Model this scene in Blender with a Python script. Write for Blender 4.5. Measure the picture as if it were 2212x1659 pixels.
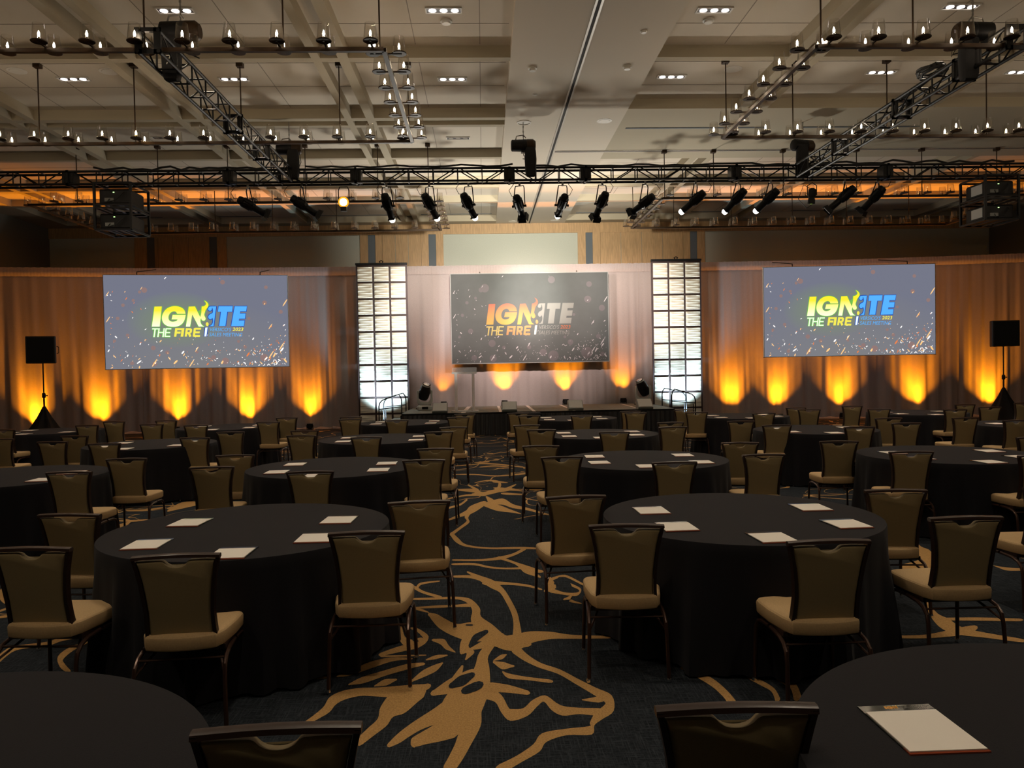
# Hotel ballroom set up for a sales meeting, seen from the back of the room.
# Units are metres; X runs to the right, Y towards the stage, Z up.
import bpy, bmesh, math, random
from mathutils import Vector, Matrix
PI = math.pi
rnd = random.Random(7)
scn = bpy.context.scene
for o in list(bpy.data.objects):
    bpy.data.objects.remove(o)

# ---------------------------------------------------------------- camera
FPX, PITCH, YAW, ROLL, CAMH = 1662.59, .0206, .0373, -.0183, 1.7936
cd = bpy.data.cameras.new('camera')
cam = bpy.data.objects.new('camera', cd)
scn.collection.objects.link(cam)
fw = Vector((math.sin(YAW)*math.cos(PITCH), math.cos(YAW)*math.cos(PITCH), -math.sin(PITCH)))
rt0 = Vector((math.cos(YAW), -math.sin(YAW), 0))
up0 = rt0.cross(fw)
rt = math.cos(ROLL)*rt0 + math.sin(ROLL)*up0
upv = -math.sin(ROLL)*rt0 + math.cos(ROLL)*up0
M = Matrix((rt, upv, -fw)).transposed().to_4x4()
M.translation = Vector((0, 0, CAMH))
cam.matrix_world = M
cd.sensor_fit = 'HORIZONTAL'
cd.sensor_width = 36
cd.lens = 36*FPX/2212
cd.clip_start = .05
cd.clip_end = 200
scn.camera = cam

# ---------------------------------------------------------------- view, world
scn.view_settings.view_transform = 'Standard'
scn.view_settings.look = 'None'
scn.view_settings.exposure = 0.0
scn.view_settings.gamma = 1
scn.view_settings.use_curve_mapping = False
cy = scn.cycles
cy.use_denoising = True
cy.use_adaptive_sampling = True
cy.adaptive_threshold = .02
cy.max_bounces = 6
cy.diffuse_bounces = 3
cy.glossy_bounces = 3
cy.transmission_bounces = 4
cy.transparent_max_bounces = 14
cy.sample_clamp_indirect = 4
cy.caustics_reflective = False
cy.caustics_refractive = False
w = bpy.data.worlds.new('world')
scn.world = w
w.use_nodes = True
w.node_tree.nodes['Background'].inputs[0].default_value = (.012, .010, .008, 1)
w.node_tree.nodes['Background'].inputs[1].default_value = 1

# ---------------------------------------------------------------- lights
WARM = (1.0, .84, .635)
WASH = (1.0, .80, .72)
AMBER = (1.0, .30, .006)
def spot(name, loc, target, power, color, half, blend=.5, radius=.05):
    l = bpy.data.lights.new(name, 'SPOT')
    l.energy = power; l.color = color
    l.spot_size = 2*math.radians(half); l.spot_blend = blend
    l.shadow_soft_size = radius
    o = bpy.data.objects.new(name, l)
    o.location = loc
    d = Vector(target) - Vector(loc)
    o.rotation_euler = d.to_track_quat('-Z', 'Y').to_euler()
    scn.collection.objects.link(o)
    return o

# recessed three-lamp downlights of the ceiling: (x, y, lit)
DOWN = [(-.48, 11.5, 1), (-4.38, 11.5, 1), (-.46, 14.2, 1), (-4.38, 14.15, 1), (-7.2, 14.12, 1), (-.47, 17.8, 0), (-7.03, 17.62, 0),
        (3.56, 11.5, 1), (7.27, 11.4, 1), (3.56, 14.13, 1), (7.4, 13.96, 1), (10.04, 13.98, 1),
        (-7.6, 11.4, 1), (10.2, 11.3, 1), (-.48, 8.3, 1), (3.56, 8.3, 1), (-4.38, 8.3, 1), (7.3, 8.3, 1), (-.48, 4.6, 1), (3.56, 4.6, 1), (-4.38, 4.6, 1), (7.3, 4.6, 1),
        (-.48, 1.2, 1), (3.56, 1.2, 1), (-4.38, 1.2, 1)]
ZHI, ZLO = 7.1, 6.9
P_DOWN = 215
for x, y, lit in DOWN:
    if lit:
        spot('downlight_beam', (x, y, ZHI-.03), (x, y, 0), P_DOWN, WARM, 50, .8, .1)
# front wash on the stage from the profile spots on the truss (x, z of lamp, x and z aimed at)
for x, tx, tz, p in [(-2.0, .3, 3.4, 900), (-1.1, -1.4, 3.6, 900), (-.3, 3.0, 3.3, 900), (.85, 1.6, 1.9, 900),
                     (1.8, .2, 2.0, 900), (2.6, 4.6, 3.6, 900), (3.5, 2.2, 3.8, 900)]:
    spot('stage_wash_beam', (x, 17.05, 4.95), (tx, 24.3, tz), p*1.55, WASH, 17, .7, .06)
for x, tx in [(-1.16, -3.0), (3.69, 5.9)]:
    for tz in (4.2, 2.6):
        spot('tower_wash_beam', (x, 17.05, 4.95), (tx, 23.2, tz), 430, (1, .88, .68), 9.5, .9, .06)
spot('screen_special_beam', (1.55, 17.05, 4.95), (1.5, 23.9, 3.95), 3300, (1, .97, .86), 12, 1, .06)
# amber uplights at the foot of the curtain: x, y of the curtain there, floor height, power
UPL = [(-13.4, 23.62, 0, 60), (-11.6, 23.87, 0, 60), (-9.4, 24.12, 0, 60), (-7.3, 24.27, 0, 60), (-5.41, 24.33, 0, 48),
       (7.92, 24.33, 0, 60), (9.4, 24.3, 0, 60), (11.4, 24.24, 0, 60), (13.65, 23.88, 0, 60), (15.75, 23.52, 0, 60),
       (.66, 24.4, .6, 40), (2.59, 24.4, .6, 40), (4.42, 24.4, .6, 26), (-1.25, 24.4, .6, 14)]
for x, y, z, p in UPL:
    spot('uplight_beam', (x, y-.22, z+.225), (x, y+(.08 if -8 < x < 10 else -.08), z+3.2), p*13, AMBER, 38 if z else 28, 1, .04)
    if not z:
        spot('uplight_spill', (x, y-.24, .225), (x, y-.02, 3.2), p*7, AMBER, 46, 1, .05)
# the two moving heads on the stage light the ceiling, spread wide to stand for bounced light
for x, tx in ((-1.66, .2), (4.62, 2.8)):
    spot('moving_head_beam', (x, 22.3, 1.5), (tx, 17.0, 6.9), 680, (1, .95, .84), 48, 1, .4)
    spot('bounce_fill', (x, 22.1, 1.55), (x+(-2.5 if tx < 1 else 2.5), 20.5, 6.9), 620, (1, .94, .82), 72, 1, .4)  # added fill for light bounced off the stage, not a real lamp
for x, tx in ((-.3, .2), (2.6, 2.8)):
    spot('wall_spill_fill', (x, 17.05, 4.95), (tx, 27.3, 6.3), 2600, (1, .93, .78), 32, 1, .06)  # added lamps standing for stage wash that spills onto the back wall
# cold uplights at the foot of the two towers
for x in (-2.95, 5.92):
    spot('tower_uplight_beam', (x+.05, 22.35, .3), (x, 23.25, 1.9), 760, (.62, .86, 1.0), 44, 1, .06)

# ---------------------------------------------------------------- helpers
col = scn.collection
class MB:
    """Collects simple solids and links them as one mesh object."""
    def __init__(s):
        s.v = []; s.f = []; s.m = []; s.cur = 0
    def add(s, vs, fs):
        b = len(s.v)
        s.v += [tuple(v) for v in vs]
        s.f += [tuple(b+i for i in f) for f in fs]
        s.m += [s.cur]*len(fs)
        return s
    def box(s, x0, x1, y0, y1, z0, z1, T=None):
        vs = [Vector((x, y, z)) for z in (z0, z1) for y in (y0, y1) for x in (x0, x1)]
        if T is not None: vs = [T @ v for v in vs]
        return s.add(vs, [(0, 2, 3, 1), (4, 5, 7, 6), (0, 1, 5, 4), (2, 6, 7, 3), (0, 4, 6, 2), (1, 3, 7, 5)])
    def tube(s, pts, r, n=8, cap=True):
        pts = [Vector(p) for p in pts]
        if not isinstance(r, (list, tuple)): r = [r]*len(pts)
        rings = []; ref = None
        for i, p in enumerate(pts):
            if i == 0: d = pts[1]-p
            elif i == len(pts)-1: d = p-pts[-2]
            else: d = (pts[i+1]-p).normalized() + (p-pts[i-1]).normalized()
            d.normalize()
            if ref is None:
                ref = Vector((0, 0, 1)) if abs(d.z) < .9 else Vector((1, 0, 0))
            a = ref - d*ref.dot(d)
            if a.length < 1e-4: a = d.orthogonal()
            a.normalize(); b = d.cross(a); ref = a
            rings.append([p + r[i]*(math.cos(2*PI*(k+.5)/n)*a + math.sin(2*PI*(k+.5)/n)*b) for k in range(n)])
        vs = [v for q in rings for v in q]; fs = []
        for i in range(len(rings)-1):
            for k in range(n):
                fs.append((i*n+k, i*n+(k+1) % n, (i+1)*n+(k+1) % n, (i+1)*n+k))
        if cap:
            fs.append(tuple(range(n-1, -1, -1))); fs.append(tuple((len(rings)-1)*n+k for k in range(n)))
        return s.add(vs, fs)
    def lathe(s, prof, n=16, T=None, cap=True):
        vs = []; fs = []
        for r, z in prof:
            for k in range(n):
                v = Vector((r*math.cos(2*PI*k/n), r*math.sin(2*PI*k/n), z))
                vs.append(T @ v if T is not None else v)
        for i in range(len(prof)-1):
            for k in range(n):
                fs.append((i*n+k, i*n+(k+1) % n, (i+1)*n+(k+1) % n, (i+1)*n+k))
        if cap:
            fs.append(tuple(range(n-1, -1, -1))); fs.append(tuple((len(prof)-1)*n+k for k in range(n)))
        return s.add(vs, fs)
    def layers(s, outline, lay, fn, cap=True):
        """A closed outline stacked in layers (offset, inset); fn(u, v, t) gives the point."""
        n = len(outline)
        P = [Vector((u, v)) for u, v in outline]
        area = sum(P[i].x*P[(i+1) % n].y - P[(i+1) % n].x*P[i].y for i in range(n))
        nor = []
        for i in range(n):
            d = (P[(i+1) % n]-P[i-1]); d.normalize()
            q = Vector((-d.y, d.x))
            nor.append(q if area > 0 else -q)
        vs = []; fs = []
        for t, ins in lay:
            vs += [fn((P[i]+nor[i]*ins).x, (P[i]+nor[i]*ins).y, t) for i in range(n)]
        for j in range(len(lay)-1):
            for i in range(n):
                fs.append((j*n+i, j*n+(i+1) % n, (j+1)*n+(i+1) % n, (j+1)*n+i))
        if cap:
            fs.append(tuple(range(n-1, -1, -1))); fs.append(tuple((len(lay)-1)*n+i for i in range(n)))
        return s.add(vs, fs)
    def grid(s, nu, nv, fn):
        vs = [fn(i/nu, j/nv) for j in range(nv+1) for i in range(nu+1)]
        fs = [(j*(nu+1)+i, j*(nu+1)+i+1, (j+1)*(nu+1)+i+1, (j+1)*(nu+1)+i) for j in range(nv) for i in range(nu)]
        return s.add(vs, fs)
    def build(s, name, mats, parent=None, smooth=False, fix=True, angle=.6):
        me = bpy.data.meshes.new(name)
        me.from_pydata(s.v, [], s.f)
        if not isinstance(mats, (list, tuple)): mats = [mats]
        for m in mats: me.materials.append(m)
        if len(mats) > 1: me.polygons.foreach_set('material_index', s.m)
        if fix:
            bm = bmesh.new(); bm.from_mesh(me)
            bmesh.ops.recalc_face_normals(bm, faces=bm.faces)
            bm.to_mesh(me); bm.free()
        if smooth:
            me.polygons.foreach_set('use_smooth', [True]*len(me.polygons))
            me.set_sharp_from_angle(angle=angle)
        me.update()
        o = bpy.data.objects.new(name, me)
        col.objects.link(o)
        if parent is not None: o.parent = parent
        return o

def tag(o, label=None, cat=None, group=None, kind=None):
    if label: o['label'] = label
    if cat: o['category'] = cat
    if group: o['group'] = group
    if kind: o['kind'] = kind
    return o
def thing(name, label, cat, loc=(0, 0, 0), rz=0, group=None):
    o = bpy.data.objects.new(name, None)
    o.empty_display_size = .1
    o.location = loc; o.rotation_euler = (0, 0, rz)
    col.objects.link(o)
    return tag(o, label, cat, group)
def dup(root, loc, rz=0, label=None, group=None, first=[]):
    """A copy of a thing together with copies of its parts and sub-parts."""
    def cp(o, par):
        c = o.copy(); col.objects.link(c)
        if par is not None: c.parent = par
        for ch in o.children: cp(ch, c)
        return c
    r = cp(root, None)
    r.location = loc; r.rotation_euler = (0, 0, rz)
    if label: r['label'] = label
    if group: r['group'] = group
    return r
class Stamp:
    """First call moves the prototype itself, later calls copy it."""
    def __init__(s, root): s.r = root; s.used = False
    def put(s, loc, rz, label, group=None):
        if s.used: return dup(s.r, loc, rz, label, group)
        s.used = True
        s.r.location = loc; s.r.rotation_euler = (0, 0, rz); s.r['label'] = label
        if group: s.r['group'] = group
        return s.r
def struct(mb, name, m, parent=None, smooth=False):
    o = mb.build(name, m, parent, smooth)
    if parent is None: o['kind'] = 'structure'
    return o

# ---------------------------------------------------------------- materials
def nodes(m):
    m.use_nodes = True
    return m.node_tree.nodes, m.node_tree.links, m.node_tree.nodes['Principled BSDF']
def mat(name, c, rough=.5, metal=0, spec=.5, var=0, vscale=20, bump=0, bscale=200, sheen=0, coat=0, stretch=None):
    m = bpy.data.materials.new(name)
    N, L, B = nodes(m)
    B.inputs['Base Color'].default_value = (*c, 1)
    B.inputs['Roughness'].default_value = rough
    B.inputs['Metallic'].default_value = metal
    B.inputs['Specular IOR Level'].default_value = spec
    if sheen: B.inputs['Sheen Weight'].default_value = sheen
    if coat: B.inputs['Coat Weight'].default_value = coat; B.inputs['Coat Roughness'].default_value = .15
    tc = N.new('ShaderNodeTexCoord')
    vec = tc.outputs['Object']
    if stretch:
        mp = N.new('ShaderNodeMapping'); mp.inputs['Scale'].default_value = stretch
        L.new(vec, mp.inputs['Vector']); vec = mp.outputs['Vector']
    if var:
        t = N.new('ShaderNodeTexNoise'); t.inputs['Scale'].default_value = vscale; t.inputs['Detail'].default_value = 3
        L.new(vec, t.inputs['Vector'])
        r = N.new('ShaderNodeValToRGB')
        r.color_ramp.elements[0].position = .3; r.color_ramp.elements[1].position = .7
        r.color_ramp.elements[0].color = (*[x*(1-var) for x in c], 1)
        r.color_ramp.elements[1].color = (*[min(1, x*(1+var)) for x in c], 1)
        L.new(t.outputs['Fac'], r.inputs['Fac']); L.new(r.outputs['Color'], B.inputs['Base Color'])
    if bump:
        t = N.new('ShaderNodeTexNoise'); t.inputs['Scale'].default_value = bscale; t.inputs['Detail'].default_value = 2
        L.new(vec, t.inputs['Vector'])
        b = N.new('ShaderNodeBump'); b.inputs['Strength'].default_value = bump; b.inputs['Distance'].default_value = .004
        L.new(t.outputs['Fac'], b.inputs['Height']); L.new(b.outputs['Normal'], B.inputs['Normal'])
    return m
def emit(name, c, s):
    m = bpy.data.materials.new(name)
    N, L, B = nodes(m)
    B.inputs['Base Color'].default_value = (0, 0, 0, 1)
    B.inputs['Specular IOR Level'].default_value = 0
    B.inputs['Emission Color'].default_value = (*c, 1)
    B.inputs['Emission Strength'].default_value = s
    return m
def glassy(name, tint=(1, 1, 1), refl=.25, rough=.03, milk=0):
    """Clear thin-walled glass: light passes, edges and highlights reflect."""
    m = bpy.data.materials.new(name)
    N, L, B = nodes(m)
    out = N['Material Output']
    tr = N.new('ShaderNodeBsdfTransparent'); tr.inputs['Color'].default_value = (*tint, 1)
    gl = N.new('ShaderNodeBsdfGlossy'); gl.inputs['Roughness'].default_value = rough
    lw = N.new('ShaderNodeLayerWeight'); lw.inputs['Blend'].default_value = .5
    pw = N.new('ShaderNodeMath'); pw.operation = 'POWER'; pw.inputs[1].default_value = 3
    ml = N.new('ShaderNodeMath'); ml.operation = 'MULTIPLY_ADD'; ml.inputs[1].default_value = refl*2; ml.inputs[2].default_value = refl*.15
    L.new(lw.outputs['Facing'], pw.inputs[0]); L.new(pw.outputs[0], ml.inputs[0])
    mx = N.new('ShaderNodeMixShader')
    L.new(ml.outputs[0], mx.inputs['Fac']); L.new(tr.outputs[0], mx.inputs[1]); L.new(gl.outputs[0], mx.inputs[2])
    if milk:
        df = N.new('ShaderNodeBsdfDiffuse'); df.inputs['Color'].default_value = (.9, .9, .9, 1)
        tl = N.new('ShaderNodeBsdfTranslucent'); tl.inputs['Color'].default_value = (.9, .9, .9, 1)
        ad = N.new('ShaderNodeMixShader'); L.new(df.outputs[0], ad.inputs[1]); L.new(tl.outputs[0], ad.inputs[2])
        m2 = N.new('ShaderNodeMixShader'); m2.inputs['Fac'].default_value = milk
        L.new(mx.outputs[0], m2.inputs[1]); L.new(ad.outputs[0], m2.inputs[2]); mx = m2
    L.new(mx.outputs[0], out.inputs['Surface'])
    return m
def ramp_z(name, c0, z0, c1, z1, axis=2, rough=.6, em=0, mid=None):
    """Colour that blends along an object axis (printed artwork)."""
    m = bpy.data.materials.new(name)
    N, L, B = nodes(m)
    tc = N.new('ShaderNodeTexCoord'); sp = N.new('ShaderNodeSeparateXYZ')
    L.new(tc.outputs['Object'], sp.inputs[0])
    mr = N.new('ShaderNodeMapRange'); mr.inputs[1].default_value = z0; mr.inputs[2].default_value = z1
    L.new(sp.outputs[axis], mr.inputs[0])
    r = N.new('ShaderNodeValToRGB'); r.color_ramp.elements[0].color = (*c0, 1); r.color_ramp.elements[1].color = (*c1, 1)
    if mid:
        e = r.color_ramp.elements.new(mid[0]); e.color = (*mid[1], 1)
    L.new(mr.outputs[0], r.inputs['Fac'])
    B.inputs['Roughness'].default_value = rough
    if em:
        B.inputs['Base Color'].default_value = (0, 0, 0, 1); B.inputs['Specular IOR Level'].default_value = 0
        L.new(r.outputs['Color'], B.inputs['Emission Color']); B.inputs['Emission Strength'].default_value = em
    else:
        L.new(r.outputs['Color'], B.inputs['Base Color'])
    return m

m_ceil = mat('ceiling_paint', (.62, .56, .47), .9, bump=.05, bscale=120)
m_beam = mat('shaded_beam_paint', (.43, .38, .285), .9)  # ceiling paint darkened, puts the shade of the beam faces into colour
m_line = mat('ceiling_joint', (.30, .26, .21), .9)
m_wallfab = mat('wall_fabric', (.46, .48, .42), .95, var=.08, vscale=60, bump=.2, bscale=300)
m_walldk = mat('wall_dark_fabric', (.16, .16, .14), .95, var=.1, vscale=40)
m_oak = mat('oak_veneer', (.42, .265, .125), .5, var=.2, vscale=6, stretch=(9, 9, .6))
m_slate = mat('slate_strip', (.10, .12, .14), .7)
m_curtain = mat('sheer_curtain', (.31, .265, .255), .8, var=.06, vscale=50, sheen=.2, bump=.15, bscale=250)
m_black = mat('black_metal', (.005, .005, .0055), .45, spec=.25, var=.3, vscale=9)
m_blackrub = mat('black_rubber', (.010, .010, .010), .6)
m_bag = mat('black_canvas', (.008, .008, .009), .9, bump=.3, bscale=90)
m_steel = mat('worn_steel', (.33, .32, .30), .35, metal=1)
m_chrome = mat('chrome', (.8, .8, .8), .12, metal=1)
m_brass = mat('aged_bronze', (.034, .018, .007), .5, metal=.1, spec=.3, var=.2, vscale=8)
m_cloth = mat('black_tablecloth', (.0125, .0120, .0150), .85, spec=.15, sheen=.05, bump=.25, bscale=420)
m_skirt = mat('black_satin_skirt', (.034, .034, .038), .34, spec=.6)
m_deck = mat('grey_stage_deck', (.135, .140, .118), .75, var=.15, vscale=12, bump=.2, bscale=150)
m_tape = mat('pale_seam_tape', (.62, .55, .50), .6)
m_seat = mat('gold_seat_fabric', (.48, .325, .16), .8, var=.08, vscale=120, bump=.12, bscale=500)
m_back = mat('shaded_back_fabric', (.31, .235, .115), .65, var=.05, vscale=160, bump=.06, bscale=600)  # seat fabric darkened, the shade on the back is in its colour
m_frame = mat('dark_brown_frame', (.026, .012, .008), .36, spec=.5, coat=.1)
m_leg = mat('bronze_leg_metal', (.060, .030, .020), .28, metal=.5, spec=.6)
m_glass = glassy('clear_glass', (.97, .96, .94), .40)
m_acryl = glassy('clear_acrylic', (.97, .98, .98), .3, .05, .05)
m_acrylw = glassy('refraction_white_acrylic', (.95, .97, .98), .4, .05, .8)  # clear acrylic whitened to imitate bright refraction
m_bulb = emit('lit_flame_bulb', (1, .80, .58), 105)
m_bulbhot = emit('bright_flame_bulb', (1, .58, .24), 210)
m_bulboff = glassy('unlit_bulb_glass', (.9, .86, .8), .3)
m_lamp = emit('downlight_lamp', (1, .86, .80), 9)
m_white = mat('white_plastic', (.70, .68, .63), .5)
m_grey = mat('pale_grey_plastic', (.42, .43, .42), .4)
m_mongrey = mat('grey_grille', (.20, .21, .20), .5, bump=.3, bscale=400)
m_wave = mat('white_wave_panel', (.74, .70, .60), .6)
m_paper = mat('note_paper', (.82, .77, .70), .7)

# ---------------------------------------------------------------- setting: floor
XL, XR, YB, YF, YW = -14.9, 18.4, 27.3, -5.5, 27.3
def carpet_mat(name, lines):
    m = bpy.data.materials.new(name)
    N, L, B = nodes(m)
    B.inputs['Roughness'].default_value = .95; B.inputs['Specular IOR Level'].default_value = .1
    tc = N.new('ShaderNodeTexCoord')
    def noise(scale, st, det=2, dist=0):
        mp = N.new('ShaderNodeMapping'); mp.inputs['Scale'].default_value = st
        L.new(tc.outputs['Object'], mp.inputs['Vector'])
        t = N.new('ShaderNodeTexNoise'); t.inputs['Scale'].default_value = scale; t.inputs['Detail'].default_value = det
        t.inputs['Distortion'].default_value = dist
        L.new(mp.outputs[0], t.inputs['Vector']); return t.outputs['Fac']
    def math_(op, a, b=None, clamp=False):
        n = N.new('ShaderNodeMath'); n.operation = op; n.use_clamp = clamp
        for i, v in enumerate((a, b)):
            if v is None: continue
            if hasattr(v, 'links'): L.new(v, n.inputs[i])
            else: n.inputs[i].default_value = v
        return n.outputs[0]
    def mix(f, a, b):
        n = N.new('ShaderNodeMix'); n.data_type = 'RGBA'
        L.new(f, n.inputs['Factor'])
        for k, v in ((6, a), (7, b)):
            if hasattr(v, 'links'): L.new(v, n.inputs[k])
            else: n.inputs[k].default_value = (*v, 1)
        return n.outputs[2]
    # cross-hatched navy weave: streaks along both directions
    a = noise(1, (150, 7, 1)); b = noise(1, (7, 150, 1)); c = noise(1, (60, 60, 1))
    h = math_('MULTIPLY', math_('ADD', math_('MAXIMUM', a, b), math_('MULTIPLY', c, .35)), 1.0)
    f = N.new('ShaderNodeMapRange'); f.inputs[1].default_value = .60; f.inputs[2].default_value = .95
    L.new(h, f.inputs[0])
    base = mix(f.outputs[0], (.0085, .0105, .0140), (.042, .050, .060))
    if lines:
        n1 = noise(.55, (1, 1, 1), 1.5, .6)
        band = math_('ABSOLUTE', math_('SUBTRACT', n1, .5))
        wv = math_('ADD', math_('MULTIPLY', noise(1.6, (1, 1, 1), 1), .022), -.0045)
        l1 = math_('LESS_THAN', band, wv)
        n2 = noise(.8, (1.2, .9, 1), 1.2, .9)
        band2 = math_('ABSOLUTE', math_('SUBTRACT', n2, .46))
        l2 = math_('LESS_THAN', band2, .0045)
        blob = math_('GREATER_THAN', noise(1.3, (1, .8, 1), 2.5, 1.2), .665)
        lf = math_('MAXIMUM', math_('MAXIMUM', l1, l2), blob)
        # the middle of the aisle carries its own inlaid pattern
        sp = N.new('ShaderNodeSeparateXYZ'); L.new(tc.outputs['Object'], sp.inputs[0])
        inx = math_('MULTIPLY', math_('GREATER_THAN', sp.outputs[0], -1.25), math_('LESS_THAN', sp.outputs[0], 1.35))
        iny = math_('MULTIPLY', math_('GREATER_THAN', sp.outputs[1], 1.6), math_('LESS_THAN', sp.outputs[1], 9.1))
        inx2 = math_('MULTIPLY', math_('GREATER_THAN', sp.outputs[0], -3.6), math_('LESS_THAN', sp.outputs[0], 4.4))
        iny2 = math_('LESS_THAN', sp.outputs[1], 6.6)
        lf = math_('MULTIPLY', lf, math_('SUBTRACT', 1.0, math_('MAXIMUM', math_('MULTIPLY', inx2, iny2), math_('MULTIPLY', inx, iny))))
        tan = mix(noise(1, (120, 120, 1)), (.33, .185, .068), (.52, .31, .122))
        base = mix(lf, base, tan)
    L.new(base, B.inputs['Base Color'])
    bp = N.new('ShaderNodeBump'); bp.inputs['Strength'].default_value = .35; bp.inputs['Distance'].default_value = .004
    L.new(noise(420, (1, 1, 1)), bp.inputs['Height']); L.new(bp.outputs[0], B.inputs['Normal'])
    return m
m_carpet = carpet_mat('patterned_carpet', True)
m_carpetplain = carpet_mat('navy_carpet', False)
m_tan = mat('tan_carpet_pile', (.43, .25, .096), .95, var=.22, vscale=120, spec=.1, bump=.35, bscale=420)
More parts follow.
